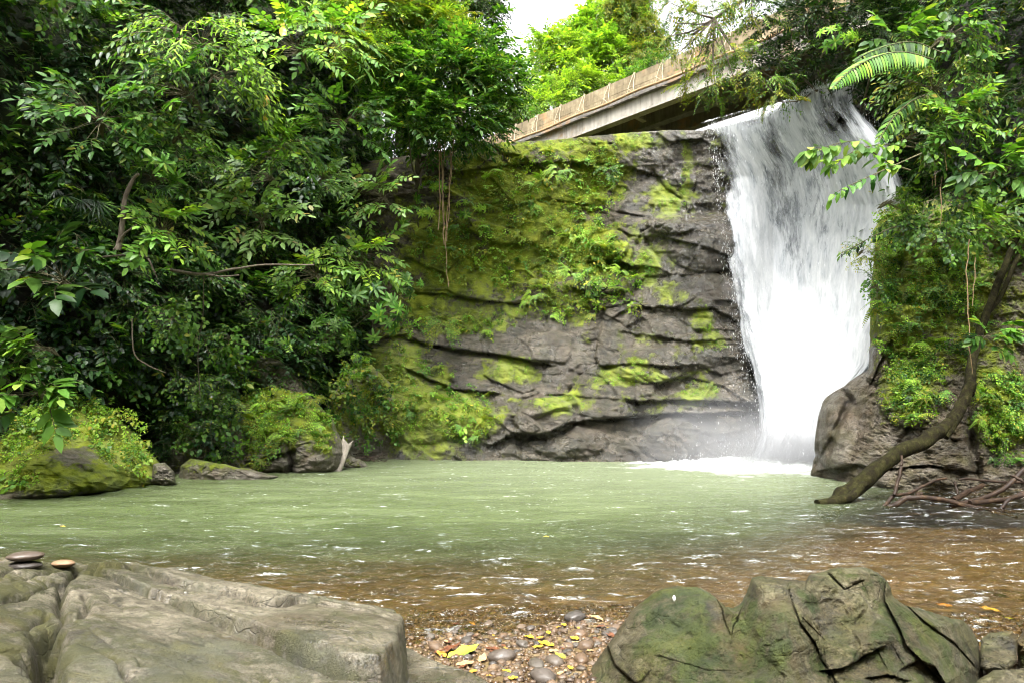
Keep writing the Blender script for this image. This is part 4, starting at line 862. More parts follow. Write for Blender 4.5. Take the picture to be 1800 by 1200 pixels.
def spray(kind):
    c = Cloud()
    if kind == 'broad':
        n = 11; ln = .62; P = [np.array([.04*math.sin(t*4), ln*t, .06*t-.22*t*t]) for t in np.linspace(0, 1, 6)]; c.twig(P, .007, .003)
        for k in range(n):
            t = .12+.88*k/(n-1); i = min(int(t*5), 4); p = P[i]+(P[i+1]-P[i])*(t*5-i); sd = 1 if k % 2 else -1
            d = np.array([sd*rr(.7, 1.1), rr(.3, .8), rr(-.45, .15)]) if k < n-1 else np.array([rr(-.2, .2), 1, -.4])
            c.leaf(p, d, [rr(-.35, .35), rr(-.3, .3), 1], rr(.17, .25), rr(.078, .11), droop=rr(.1, .35), fold=rr(.1, .3))
    elif kind == 'whorl':
        P = [np.array([0, .34*t, .05*t]) for t in np.linspace(0, 1, 4)]; c.twig(P, .008, .005)
        for ring, (n, el, L) in enumerate(((8, .05, .27), (5, .6, .18))):
            for k in range(n):
                a = 2*math.pi*(k+.5*ring)/n+rr(-.2, .2); d = np.array([math.cos(a), el+rr(-.1, .25), math.sin(a)])
                c.leaf(P[-1], d, [rr(-.2, .2), 1, rr(-.2, .2)], L*rr(.8, 1.1), L*.30, droop=rr(.2, .5), fold=.2, wide=.5)
    elif kind == 'pinnate':
        ln = .75; P = [np.array([0, ln*t, .10*t-.34*t*t]) for t in np.linspace(0, 1, 7)]; c.twig(P, .006, .002)
        for k in range(12):
            t = .15+.85*k/11; i = min(int(t*6), 5); p = P[i]+(P[i+1]-P[i])*(t*6-i); L = .15*(1-.45*abs(t-.5))
            for sd in (-1, 1): c.leaf(p, [sd, rr(.35, .6), rr(-.35, -.05)], [rr(-.2, .2), rr(-.2, .2), 1], L*rr(.85, 1.1), .042, droop=.3, fold=.12)
    elif kind == 'fine':
        for q in range(4):
            a = rr(-.7, .7); ln = rr(.45, .75); P = [np.array([math.sin(a)*ln*t, math.cos(a)*ln*t, rr(.0, .1)*t-.40*t*t]) for t in np.linspace(0, 1, 5)]; c.twig(P, .005, .002)
            for k in range(9):
                t = .1+.9*k/8; i = min(int(t*4), 3); p = P[i]+(P[i+1]-P[i])*(t*4-i); sd = 1 if k % 2 else -1
                c.leaf(p, [sd*rr(.5, 1), rr(.3, .9), rr(-.8, 0)], [rr(-.5, .5), rr(-.4, .4), 1], rr(.10, .15), rr(.036, .052), droop=.25)
    elif kind == 'heart':
        P = [np.array([.05*math.sin(5*t), .5*t, -.32*t*t]) for t in np.linspace(0, 1, 5)]; c.twig(P, .005, .002)
        for k in range(13):
            t = k/12; i = min(int(t*4), 3); p = P[i]+(P[i+1]-P[i])*(t*4-i)+np.array([rr(-.1, .1), 0, rr(-.03, .06)])
            c.leaf(p, [rr(-.9, .9), rr(.1, .8), rr(-1.0, -.2)], [rr(-.4, .4), rr(.2, .8), 1], rr(.10, .145), rr(.075, .105), droop=rr(.1, .3), wide=.36)
    elif kind == 'tuft':
        for k in range(20):
            p = np.array([rr(-.13, .13), rr(0, .07), rr(-.13, .13)]); c.leaf(p, [rr(-1, 1), rr(.1, .8), rr(-1, .6)], [rr(-.4, .4), 1, rr(-.3, .8)], rr(.05, .085), rr(.034, .055), droop=.2)
    elif kind == 'fern':
        for q in range(5):
            a = rr(-1.1, 1.1); ln = rr(.35, .55); P = [np.array([math.sin(a)*ln*t, math.cos(a)*ln*t, .28*t-.5*t*t]) for t in np.linspace(0, 1, 6)]; c.twig(P, .004, .002)
            for k in range(11):
                t = .12+.88*k/10; i = min(int(t*5), 4); p = P[i]+(P[i+1]-P[i])*(t*5-i); L = .13*(1.05-t)
                for sd in (-1, 1): c.leaf(p, [sd*math.cos(a)+.4*math.sin(a), -sd*math.sin(a)+.4*math.cos(a), -.15], [0, .2, 1], L, .034, droop=.25)
    elif kind == 'grass':
        for k in range(14):
            a = rr(-1.3, 1.3); L = rr(.25, .5); c.leaf([rr(-.05, .05), 0, rr(-.04, .04)], [math.sin(a)*.7, .7, rr(-.3, 1)], [rr(-.3, .3), 1, .6], L, .022, droop=rr(.4, .9), wide=.4)
    elif kind == 'big':
        P = [np.array([0, .5*t, .12*t-.2*t*t]) for t in np.linspace(0, 1, 5)]; c.twig(P, .010, .005)
        for k in range(8):
            t = .15+.85*k/7; i = min(int(t*4), 3); p = P[i]+(P[i+1]-P[i])*(t*4-i); sd = 1 if k % 2 else -1
            c.leaf(p, [sd*rr(.6, 1), rr(.2, .9), rr(-.5, .1)] if k < 7 else [0, 1, -.3], [rr(-.3, .3), rr(-.2, .2), 1], rr(.27, .38), rr(.135, .185), droop=rr(.15, .4), fold=.22)
    elif kind == 'fan':
        for k in range(13):
            a = -2.0+4.0*k/12; c.leaf([0, .3, 0], [math.sin(a), math.cos(a)*.9+.1, rr(-.3, .0)], [0, .1, 1], rr(.38, .5), .05, droop=rr(.2, .5), fold=.4, wide=.45)
        c.twig([np.zeros(3), np.array([0, .3, 0])], .008, .006)
    return c.arr()
SP = {k: [spray(k) for _ in range(5)] for k in ('broad', 'whorl', 'pinnate', 'fine', 'heart', 'tuft', 'fern', 'grass', 'big', 'fan')}
def scatter(cloud, kind, pos, d, u, sc, leafm=0, twigm=1):
    v = rng.integers(0, 5, len(pos)); leafm = np.broadcast_to(leafm, (len(pos),))
    for k in range(5):
        m = v == k; cloud.place(SP[kind][k], pos[m], d[m], u[m], np.asarray(sc)[m], leafm[m], twigm)
LM = ['bright', 'mid', 'dark', 'yellow', 'pale', 'lime']; LMATS = [LF[k] for k in LM]+[M_TWIG]; TW = len(LM)
# ------------------------------------------------------------------ valley sides under the jungle
class Side:
    def __init__(s, pts, lean=.22, flip=1, bumps=()):
        P = np.array(pts, float); s.s = np.concatenate([[0], np.cumsum(np.linalg.norm(np.diff(P, axis=0), axis=1))]); s.P = P; s.L = s.s[-1]; s.lean = lean
        T = np.gradient(P, axis=0); T = unit(T); s.N = np.stack([T[:, 1], -T[:, 0]], -1)*flip; s.bumps = bumps
    def base(s, q):
        return np.stack([np.interp(q, s.s, s.P[:, 0]), np.interp(q, s.s, s.P[:, 1])], -1), unit(np.stack([np.interp(q, s.s, s.N[:, 0]), np.interp(q, s.s, s.N[:, 1])], -1))
    def surf(s, q, h, off=0.0):
        B, N = s.base(q)
        back = s.lean*h-.55*fbm(q*.45, h*.5, 0, 3, 201)-.16*fbm(q*1.7, h*1.7, 0, 4, 203)
        for (bq, bh, rq, rh, a) in s.bumps: back = back-a*np.exp(-((q-bq)/rq)**2-((h-bh)/rh)**2)
        o = off-back
        return np.concatenate([B+N*o[..., None], np.asarray(h+0*q)[..., None]], -1), N
    def mesh(s, name, h1, moss):
        q, h = np.meshgrid(np.arange(0, s.L, .14), np.concatenate([np.arange(-.6, 6, .14), np.arange(6, h1, .3)]))
        V, _ = s.surf(q, h); o = mk(name, V.reshape(-1, 3), gridfaces(*q.shape), M_BANK, attrs={'moss': moss(q, h)}); o['kind'] = 'structure'; return o
def xy(px, D): p = at(px, 700, D); return (p[0], p[1])
SL = Side([(-9.4, 2.0), (-10.3, 6.0), (-10.6, 9.5), xy(-60, 13.0), xy(60, 13.8), xy(180, 15.0), xy(290, 16.6), xy(400, 18.0), xy(500, 19.2), xy(585, 20.6), xy(640, 23.2), xy(690, 26.5), xy(770, 30.5)], .20, 1,
          bumps=((25.0, 6.5, 2.2, 3.2, .9), (22.5, 5.0, 2.5, 2.0, .5)))
BK_BLOCK = Side([(11.5, 1.0), (11.0, -6), (7, -11), (0, -13), (-6, -11), (-9.5, -6), (-9.6, 1.5)], .2, -1)  # unseen slope behind the camera, added to block low sky light
if (BK_BLOCK.surf(np.array([12.]), np.array([0.]), 1.0)[0]-BK_BLOCK.surf(np.array([12.]), np.array([0.]), 0.0)[0])[0, 1] < 0: BK_BLOCK.N *= -1
BK_BLOCK.mesh('hill', 15, lambda q, h: .5+0*q)
SL.mesh('hill', 19, lambda q, h: .25+.35*sstep(3, 0, h)+.6*sstep(4, 7, h)+.3*sstep(20, 24, q)*sstep(6, 2, h))
SR = Side([xy(1500, 28.0), xy(1610, 22.0), xy(1665, 18.0), xy(1690, 16.4), xy(1750, 15.4), xy(1860, 14.4), (12.6, 12.0), (13.0, 8.0), (12.6, 3.0)], .10, 1, bumps=())
SR.mesh('hill', 17, lambda q, h: .3+.25*sstep(4, 1, h))
def jungle(side, cloud, q0, q1, h0, h1, N, canopy, weights, patch=1.0, maxpush=1.7, seed=0, keep=None, dark=.0):
    """undergrowth hung on a valley side: species grow in patches, the mass swells and leaves hollows"""
    q = q0+(q1-q0)*rng.random(N); h = h0+(h1-h0)*rng.random(N)
    sw = np.clip(.40+1.25*fbm(q*.42, h*.42, 0, 3, 211+seed), 0, 1.3)
    hole = fbm(q*.9, h*.8, 0, 3, 217+seed)
    off = .05+maxpush*sw*(1-rng.random(N)**2.2*.9)+canopy(q, h)
    ok = rng.random(N) < np.clip(.92+1.4*hole, .22, 1)
    if keep is not None:
        kx, ky = topx(side.surf(q, h, off)[0]); ok &= keep(kx, ky)
    q, h, off = q[ok], h[ok], off[ok]
    P, N2 = side.surf(q, h, off); n = len(q)
    nr = np.concatenate([N2, np.zeros((n, 1))], -1); tg = np.stack([-N2[:, 1], N2[:, 0], 0*q], -1)
    d = nr*(.55+.5*rng.random((n, 1)))+tg*rng.normal(0, .55, (n, 1))+np.array([0, 0, 1.0])*(rng.normal(-.05, .40, (n, 1)))
    u = np.array([0, 0, 1.0])+nr*.35+rng.normal(0, .25, (n, 3))
    sp = fbm(q/patch*.8, h/patch*.9, 5.5, 2, 223+seed)+.10*rng.normal(0, 1, n); sp = (np.argsort(np.argsort(sp))/n)
    cw = np.cumsum([float(w_[2]) for w_ in weights]); cw = cw/cw[-1]; idx = np.searchsorted(cw, sp)
    for k, (kind, lms, _, sc) in enumerate(weights):
        m = np.nonzero(idx == min(k, len(weights)-1))[0]
        lm = np.array([LM.index(a) for a in lms])[rng.integers(0, len(lms), len(m))]
        scatter(cloud, kind, P[m], d[m], u[m], sc*(.75+.55*rng.random(len(m))), lm, TW)
keepL = lambda x, y: x < np.interp(y, [-100, 60, 225, 262, 300, 560, 640, 720, 800], [780, 850, 850, 790, 715, 690, 620, 590, 570])+rng.normal(0, 14, np.shape(x))
keepR = lambda x, y: x > np.interp(y, [-200, 0, 100, 150, 250, 350, 390, 430, 600], [1480, 1490, 1500, 1545, 1582, 1590, 1560, 1552, 1560])+rng.normal(0, 12, np.shape(x))
cl = Cloud()
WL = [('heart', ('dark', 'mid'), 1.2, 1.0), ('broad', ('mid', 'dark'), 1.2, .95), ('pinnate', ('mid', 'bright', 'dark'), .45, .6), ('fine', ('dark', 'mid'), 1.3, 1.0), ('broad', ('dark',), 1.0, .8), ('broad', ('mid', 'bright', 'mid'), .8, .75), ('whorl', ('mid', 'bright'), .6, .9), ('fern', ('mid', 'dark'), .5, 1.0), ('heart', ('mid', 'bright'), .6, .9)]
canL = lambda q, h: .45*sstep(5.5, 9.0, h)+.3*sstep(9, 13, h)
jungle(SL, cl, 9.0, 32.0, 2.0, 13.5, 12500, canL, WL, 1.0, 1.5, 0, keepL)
jungle(SL, cl, 9.0, 27.0, .5, 2.6, 900, lambda q, h: -.1+0*q, [('heart', ('dark', 'mid'), 1, .8), ('fern', ('mid', 'dark'), .8, .9), ('tuft', ('mid', 'yellow'), 1, 1.6), ('broad', ('dark', 'mid'), .7, .8)], .8, .8, 3, keepL)
jungle(SL, cl, 13.0, 31.0, 13.0, 18.0, 2600, lambda q, h: 1.6+0*q, [('broad', ('bright', 'mid'), 1, 1.2), ('pinnate', ('bright', 'yellow'), 1, 1.2), ('fine', ('mid', 'bright'), 1, 1.2)], 1.2, 1.8, 5, keepL)
jungle(SL, cl, .5, 9.0, 1.0, 15.0, 1500, canL, WL, 1.2, 1.5, 7)
tag(cl.obj('undergrowth', LMATS), 'dense dark jungle undergrowth covering the left bank', 'undergrowth', kind='stuff')
cr = Cloud()
WR = [('heart', ('mid', 'bright'), 1.4, .85), ('fine', ('mid', 'bright', 'yellow'), 1.2, .9), ('heart', ('bright', 'mid'), 1.2, .75), ('broad', ('mid',), .7, .8), ('pinnate', ('mid', 'dark'), .8, .9), ('fern', ('mid', 'bright'), .5, .9), ('fine', ('dark', 'mid'), 1.0, .9)]
canR = lambda q, h: .9*sstep(5.0, 8.0, h)+.5*sstep(8, 12, h)
jungle(SR, cr, 6.0, 15.5, 3.2, 13.5, 5200, canR, WR, .9, 1.3, 11, keepR)
jungle(SR, cr, 10.5, 15.5, .8, 3.6, 700, lambda q, h: .2+0*q, WR, .9, .8, 13, keepR)
jungle(SR, cr, 2.0, 8.0, 9.0, 15.0, 2000, lambda q, h: .6+0*q, [('fine', ('dark', 'mid'), 1, 1.0), ('pinnate', ('dark', 'mid'), 1, 1.0)], 1.0, 1.5, 15, keepR)
jungle(SR, cr, 15.5, 24.0, 1.0, 13.0, 1300, canR, WR, 1.2, 1.3, 17)
tag(cr.obj('undergrowth', LMATS), 'dense green climbing growth covering the bank right of the waterfall', 'undergrowth', kind='stuff')
# ------------------------------------------------------------------ creeper and moss tufts on bare rock
def pix_surface(px, py, Df): return at(px, py, Df(px, py))
def creeper(Df, spots, lm, sc, label, name='creeper', kinds=('tuft',), out=.05, noise=(.5, 22)):
    c = Cloud()
    for (cx, cy, rx, ry, n) in spots:
        a = rng.random(n)*2*math.pi; r = np.sqrt(rng.random(n)); px = cx+rx*r*np.cos(a); py = cy+ry*r*np.sin(a)
        ok = fbm(px/noise[1], py/noise[1], 0, 3, 231) > rng.normal(-.12, .14, n); px, py = px[ok], py[ok]; n = len(px)
        if n == 0: continue
        P = pix_surface(px, py, Df); nr = unit(EYE-P)*np.array([.5, 1, 0]); P = P+nr*out*rng.random((n, 1))*1.5
        d = nr*.8+np.array([0, 0, 1.])*rng.normal(.1, .4, (n, 1))+rng.normal(0, .3, (n, 3)); u = np.array([0, 0, 1.])+nr*.5+rng.normal(0, .2, (n, 3))
        kk = rng.integers(0, len(kinds), n); lms = np.array([LM.index(b) for b in lm])
        for i, kd in enumerate(kinds):
            m = kk == i; scatter(c, kd, P[m], d[m], u[m], sc*(.55+.9*rng.random(m.sum())**1.5), lms[rng.integers(0, len(lms), m.sum())], TW)
    return tag(c.obj(name, LMATS), label, name, kind='stuff')
creeper(cliffD, [(1040, 330, 40, 60, 130), (1030, 420, 60, 60, 170), (960, 380, 80, 80, 190), (900, 330, 60, 50, 120), (1050, 480, 50, 60, 150), (940, 480, 80, 50, 170), (870, 420, 60, 70, 130), (780, 440, 60, 60, 110), (820, 570, 60, 16, 70),
                 (1010, 540, 60, 20, 70), (1100, 510, 30, 40, 60), (720, 600, 40, 70, 100), (700, 700, 40, 70, 120), (1060, 290, 30, 25, 50), (770, 700, 60, 60, 100), (830, 730, 50, 50, 90), (960, 290, 60, 20, 40), (1090, 480, 60, 30, 60)],
        ('lime', 'yellow', 'yellow', 'bright'), .72, 'small leaved creeper and ferns growing in patches over the cliff face', kinds=('tuft', 'tuft', 'tuft', 'tuft', 'fern', 'heart'), out=.05, noise=(.5, 16))
creeper(outD, [(1610, 670, 50, 60, 230), (1590, 690, 40, 60, 120), (1650, 480, 60, 80, 200), (1700, 450, 60, 60, 130), (1560, 420, 30, 60, 150), (1550, 500, 22, 80, 110), (1760, 720, 50, 70, 230), (1770, 760, 50, 60, 120), (1600, 600, 60, 30, 90), (1640, 540, 70, 40, 130), (1690, 560, 40, 80, 120), (1720, 380, 80, 40, 120), (1590, 380, 40, 24, 90)],
        ('lime', 'yellow', 'bright', 'mid'), .62, 'small leaved creeper spilling over the right rock outcrop', kinds=('tuft', 'tuft', 'tuft', 'tuft', 'fern'), out=.05, noise=(.5, 30))
B1 = lambda px, py: 12.0+1.6*sstep(40, 290, px)+.012*(850-py)-.6*blob(px, py, 150, 830, 120, 50)-.05
B2 = lambda px, py: 17.0-.9*blob(px, py, 510, 780, 110, 70)+.006*(830-py)-.05
creeper(B1, [(120, 735, 90, 40, 260), (60, 770, 60, 30, 130), (210, 770, 50, 50, 150), (240, 800, 30, 30, 60), (30, 800, 40, 30, 60), (20, 840, 60, 14, 30)], ('lime', 'yellow', 'bright'), .60, 'bright ground cover growing over the mossy boulder at the left edge', 'ground_cover', ('tuft', 'tuft', 'tuft', 'heart'), .05)
creeper(B2, [(480, 730, 60, 50, 240), (455, 770, 40, 50, 100), (540, 720, 40, 30, 90), (420, 720, 40, 60, 110), (570, 760, 20, 30, 40)], ('lime', 'yellow', 'bright'), .7, 'cape of small leaved creeper over the sloping boulder by the broken log', 'creeper', ('tuft', 'tuft', 'tuft', 'fern'), .06)
creeper(cliffD, [(820, 735, 55, 45, 200), (740, 730, 70, 60, 230), (690, 680, 40, 90, 160), (1095, 662, 60, 16, 70), (1118, 636, 18, 8, 30), (1140, 462, 16, 34, 60), (1230, 690, 34, 22, 70), (980, 706, 50, 14, 50), (1235, 560, 18, 36, 50), (1255, 600, 34, 18, 40), (1180, 350, 26, 34, 60), (1205, 310, 8, 50, 40), (1000, 256, 130, 9, 130), (1120, 250, 40, 12, 50), (1050, 330, 50, 60, 160), (920, 400, 90, 90, 300), (840, 330, 60, 60, 140), (790, 470, 60, 60, 120), (850, 560, 80, 20, 90), (900, 645, 50, 20, 60), (970, 545, 70, 24, 80), (1060, 450, 60, 50, 130)],
        ('lime', 'yellow', 'lime', 'bright'), .36, 'cushions of bright moss standing out from the cliff face', 'moss', ('tuft',), .02, (.5, 14))
creeper(lambda px, py: 16.2+.004*(830-py)-.45*blob(px, py, 330, 760, 50, 60), [(340, 720, 70, 50, 160), (300, 760, 30, 50, 60), (390, 760, 40, 50, 70), (370, 690, 60, 30, 90)], ('mid', 'bright', 'dark'), .9, 'dim trailing creeper over the dark rock in the hollow of the left bank', 'creeper', ('heart', 'tuft', 'fern'), .12)
creeper(lambda px, py: 19.5+1.6*sstep(590, 680, px), [(640, 690, 50, 50, 120), (600, 740, 30, 60, 60), (660, 740, 40, 50, 70), (630, 660, 40, 30, 60)], ('yellow', 'bright', 'mid'), .8, 'creeper over the tall rock in the corner between the left bank and the cliff', 'creeper', ('tuft', 'tuft', 'heart'), .10)
# ------------------------------------------------------------------ shrubs, each with stems and foliage
def shrub_proto(kind, lm, R=.8, nb=9, per=3, sc=1.0, up=.35, spread=1.0):
    """returns foliage cloud, stems cloud and the middle of the foliage; the root is the origin, growing out over -Y"""
    f = Cloud(); st = MB(); cs = []; ctr = np.array([0, -.75*R, .10*R]); n = nb*per
    for b in range(n):
        v = unit([rr(-1, 1)*spread, rr(-1, .25), rr(-.75, 1)+up*.4]); p = ctr+v*R*np.array([.85, .6, .75])*rr(.55, 1.0)
        P = spline([np.zeros(3), ctr*.6+np.array([0, .1*R, .25*R])*rr(.4, 1), p], 7); st.tube(P, np.linspace(.016, .005, 7)*max(R, .6), 4)
        d = unit(v*np.array([1, .9, .55])+np.array([rr(-.35, .35), -.25, rr(-.55, .15)])); lmi = LM.index(lm[R_.randrange(len(lm))])
        f.place(SP[kind][R_.randrange(5)], p[None], d[None], np.array([[rr(-.25, .25), -.75, .8]]), [sc*rr(.75, 1.15)], lmi, TW); cs.append(p+d*.25*sc)
    return f, st, np.mean(cs, 0)
PROTO = {}
def shrub(key, name, px, py, D, scale, label, cat='shrub', rotz=0.0, group=None, **kw):
    if key not in PROTO:
        f, st, c = shrub_proto(**SHRUBS[key]); r = thing(name, (0, 0, 0), 'x', cat)
        f.obj('foliage', LMATS, r); st.obj('stem', M_TWIG, r); PROTO[key] = [r, c, False]
    r, c, used = PROTO[key]
    cc = c*scale; cz_, sz_ = math.cos(rotz), math.sin(rotz); cc = np.array([cc[0]*cz_-cc[1]*sz_, cc[0]*sz_+cc[1]*cz_, cc[2]])
    loc = at(px, py, D)-cc
    if not used:
        r.location = loc.tolist(); r.rotation_euler = (0, 0, rotz); r.scale = (scale,)*3; PROTO[key][2] = True; o = r
    else: o = dup(r, loc, rotz, scale)
    o.name = name; return tag(o, label, cat, group)
SHRUBS = {
 'pale': dict(kind='broad', lm=('pale', 'pale', 'bright'), R=.75, nb=11, per=3, sc=1.0),
 'bright': dict(kind='broad', lm=('bright', 'bright', 'lime'), R=.8, nb=11, per=3, sc=1.0),
 'mid': dict(kind='broad', lm=('mid', 'bright'), R=.8, nb=10, per=3, sc=.95),
 'whorl': dict(kind='whorl', lm=('bright', 'mid', 'pale'), R=.8, nb=11, per=2, sc=.95),
 'whorlb': dict(kind='whorl', lm=('bright', 'lime'), R=.6, nb=7, per=2, sc=.8),
 'big': dict(kind='big', lm=('mid', 'dark'), R=.8, nb=8, per=2, sc=1.0),
 'bigb': dict(kind='big', lm=('mid', 'bright'), R=.6, nb=7, per=2, sc=.9, up=.1),
 'pin': dict(kind='broad', lm=('bright', 'mid', 'mid'), R=.95, nb=12, per=3, sc=1.0, up=.1),
 'pinl': dict(kind='fine', lm=('lime', 'mid', 'bright'), R=.95, nb=12, per=3, sc=1.3, up=.0),
 'fan': dict(kind='fan', lm=('mid', 'dark'), R=.35, nb=6, per=1, sc=.9),
 'heart': dict(kind='heart', lm=('bright', 'mid'), R=.55, nb=9, per=3, sc=.9, up=.0),
 'fern': dict(kind='fern', lm=('bright', 'lime'), R=.18, nb=3, per=1, sc=.9),
 'fine': dict(kind='fine', lm=('yellow', 'bright'), R=.7, nb=9, per=3, sc=.9, up=.1),
}
FRONT = np.full((80, 120), 99.0)
for c_ in (cl, cr):
    for V in c_.V:
        x_, y_ = topx(V); i_ = ((y_+60)/20).astype(int); j_ = ((x_+60)/20).astype(int); ok_ = (i_ >= 0) & (i_ < 80) & (j_ >= 0) & (j_ < 120) & (V[:, 1] > 4)
        np.minimum.at(FRONT, (i_[ok_], j_[ok_]), V[ok_, 1])
def front(px, py):
    i, j = int((py+60)/20), int((px+60)/20); w_ = FRONT[max(i-2, 0):i+3, max(j-2, 0):j+3].ravel(); return np.sort(w_)[len(w_)//4]
PLANTS = [
 ('pale', 'shrub', 455, 375, 14.6, 1.05, 'pale broad leaved shrub, largest of the pale ones on the dark left bank', .2),
 ('pale', 'shrub', 655, 335, 17.6, 1.0, 'pale leaved shrub under the leafy tree, left of the hanging roots', -.4),
 ('pale', 'shrub', 585, 310, 16.6, .65, 'small pale leaved shrub between two larger pale shrubs', 1.0),
 ('bright', 'shrub', 640, 455, 17.6, 1.05, 'bright green shrub bulging out beside the left end of the cliff', .5),
 ('bright', 'shrub', 535, 480, 16.0, .8, 'bright green shrub at the tip of the bare horizontal branch', -.3),
 ('whorl', 'shrub', 650, 545, 17.6, 1.1, 'shrub with whorls of narrow leaves overhanging the left end of the pool', .1),
 ('whorl', 'shrub', 590, 590, 17.2, .7, 'small whorled shrub above the sloping creeper covered boulder', .8),
 ('whorl', 'shrub', 700, 500, 19.0, .75, 'whorled shrub against the mossy cliff, lowest on the cliff edge side', -.6),
 ('mid', 'shrub', 600, 200, 16.6, 1.1, 'glossy mid green shrub high on the left bank below the sunlit crown', .3),
 ('mid', 'shrub', 520, 250, 15.4, 1.0, 'glossy mid green shrub between the small pale shrub and the sunlit top of the bank', 1.2),
 ('bright', 'shrub', 500, 70, 14.4, 1.1, 'bright broad leaved shrub with a yellow leaf near the top of the left bank', -.2),
 ('bright', 'shrub', 590, 60, 15.6, 1.1, 'bright drooping shrub at the top of the bank, nearest the dark far tree', .6),
 ('pinl', 'shrub', 340, 60, 12.6, 1.0, 'sunlit fine leaved shrub arching from the top of the left bank', .0),
 ('pinl', 'shrub', 400, 130, 13.2, .85, 'second fine leaved shrub hanging just below the topmost sunlit one', .7),
 ('pin', 'shrub', 270, 150, 12.4, .95, 'mid green broad leaved shrub drooping in the shade of the left bank', -.5),
 ('pin', 'shrub', 150, 190, 12.0, .9, 'dim broad leaved shrub in the dark upper left corner', .4),
 ('pin', 'shrub', 330, 230, 13.0, .7, 'small broad leaved shrub in the middle of the dark left bank', 1.1),
 ('big', 'shrub', 60, 470, 10.8, 1.0, 'big leaved glossy plant at the left edge, halfway up the bank', .0),
 ('bigb', 'shrub', 45, 690, 11.0, 1.05, 'big veined leaves hanging low over the mossy boulder at the left edge', .3),
 ('bigb', 'shrub', 30, 610, 10.9, .8, 'big leaved plant between the two others at the left edge', -.6),
 ('fan', 'palm', 125, 335, 12.4, .9, 'small fan palm in the dark of the left bank, left of the bare curved branch', .0),
 ('fan', 'palm', 165, 365, 12.8, .8, 'lower fan palm beside the first in the dark left bank', .9),
 ('fan', 'palm', 262, 318, 13.2, .8, 'fan palm with one yellowed leaf above the bare curved branch', -.7),
 ('heart', 'shrub', 300, 560, 14.4, 1.0, 'heart leaved climber in the middle of the left bank above the hollow', .2),
 ('heart', 'shrub', 390, 600, 15.4, .9, 'heart leaved climber hanging left of the dark bare slab', -.3),
 ('heart', 'shrub', 350, 680, 15.2, .7, 'low heart leaved climber over the dark hollow at the waterline', .9),
 ('whorlb', 'shrub', 735, 375, 20.4, .9, 'whorled plant in the dark recess beside the hanging roots', .0),
 ('whorlb', 'shrub', 830, 365, 21.4, .85, 'glossy whorled plant on the cliff, just right of the hanging roots', .6),
 ('whorlb', 'shrub', 760, 330, 20.6, .9, 'dark whorled plant under the overhanging tree, behind the roots', -.4),
 ('whorlb', 'shrub', 618, 660, 19.2, .55, 'small star leaved plant above the broken grey log', .0),
 ('whorlb', 'shrub', 635, 630, 19.4, .5, 'smaller star leaved plant in the dark gap left of the cliff', .9),
 ('heart', 'shrub', 1075, 300, 21.3, .55, 'leafy clump high on the cliff face below its mossy brow', .2),
 ('heart', 'shrub', 1040, 500, 21.3, .6, 'leafy clump on the mid ledge of the cliff above the wet grey rock', -.5),
 ('fern', 'fern', 975, 300, 21.6, 1.2, 'pale drooping grassy fern below the brow of the cliff', .0),
 ('fern', 'fern', 1000, 480, 21.3, 1.1, 'bright fern on the mid ledge of the cliff', .5),
 ('fern', 'fern', 930, 520, 21.2, 1.0, 'fern on the ledge above the sloping light rock band', -.4),
 ('fern', 'fern', 1090, 475, 20.9, .9, 'fern in the notch left of the wet rock column', .9),
 ('fine', 'shrub', 780, 575, 20.8, .55, 'low yellow green clump on the ledge at the left of the cliff', .0),
 ('bigb', 'shrub', 1760, 590, 11.9, .62, 'light green big leaves in front of the trunk at the right edge', .4),
 ('bigb', 'shrub', 1765, 290, 11.6, .8, 'big leaved plant high at the right edge of the picture', -.2),
 ('bigb', 'shrub', 1600, 60, 13.2, .9, 'big drooping leaves right of the dark tree above the waterfall', .2),
 ('whorlb', 'shrub', 1475, 65, 14.6, .8, 'light green whorled plant against the dark tree above the waterfall', .3),
 ('heart', 'shrub', 1680, 420, 12.6, .8, 'leafy climber over the top of the right outcrop', .1),
 ('heart', 'shrub', 1590, 400, 14.0, .7, 'leafy climber capping the edge of the outcrop beside the waterfall', -.6),
 ('fine', 'shrub', 1530, 440, 14.6, .5, 'thin twig with small leaves reaching from the outcrop over the white water', .2),
 ('heart', 'shrub', 1640, 240, 12.6, 1.0, 'leafy climber below the long fern frond', .5),
 ('fine', 'shrub', 1660, 140, 12.8, 1.1, 'fine leaved yellow green bush above the fern fronds', -.3),
 ('heart', 'shrub', 1600, 362, 14.6, .95, 'leafy climber spilling over the flat top of the outcrop nearest the falling water', 1.3),
 ('heart', 'shrub', 1690, 350, 13.6, 1.0, 'leafy climber on top of the outcrop below the hanging stems', -.9),
 ('mid', 'shrub', 1760, 390, 12.9, .8, 'glossy broad leaved shrub above the upper end of the leaning trunk', .4),
 ('heart', 'shrub', 1560, 505, 14.6, .6, 'leafy climber hanging down the edge of the outcrop halfway up the falls', .4),
 ('bright', 'shrub', 1690, 200, 12.5, .8, 'bright broad leaved shrub right of the shorter fern frond', .2),
 ('bright', 'shrub', 300, 400, 13.2, .9, 'bright broad leaved shrub just above the level dead branch', .9),
 ('mid', 'shrub', 440, 300, 14.4, .9, 'glossy shrub directly above the largest pale shrub of the left bank', -.5),
 ('heart', 'shrub', 1720, 60, 12.2, 1.1, 'leafy climber in the upper right corner', .8),
]
for key, name, px, py, D, scale, label, rz in PLANTS: shrub(key, name, px, py, min(D, front(px, py)+.30), scale, label, 'fern' if name == 'fern' else ('palm' if name == 'palm' else 'shrub'), rz)
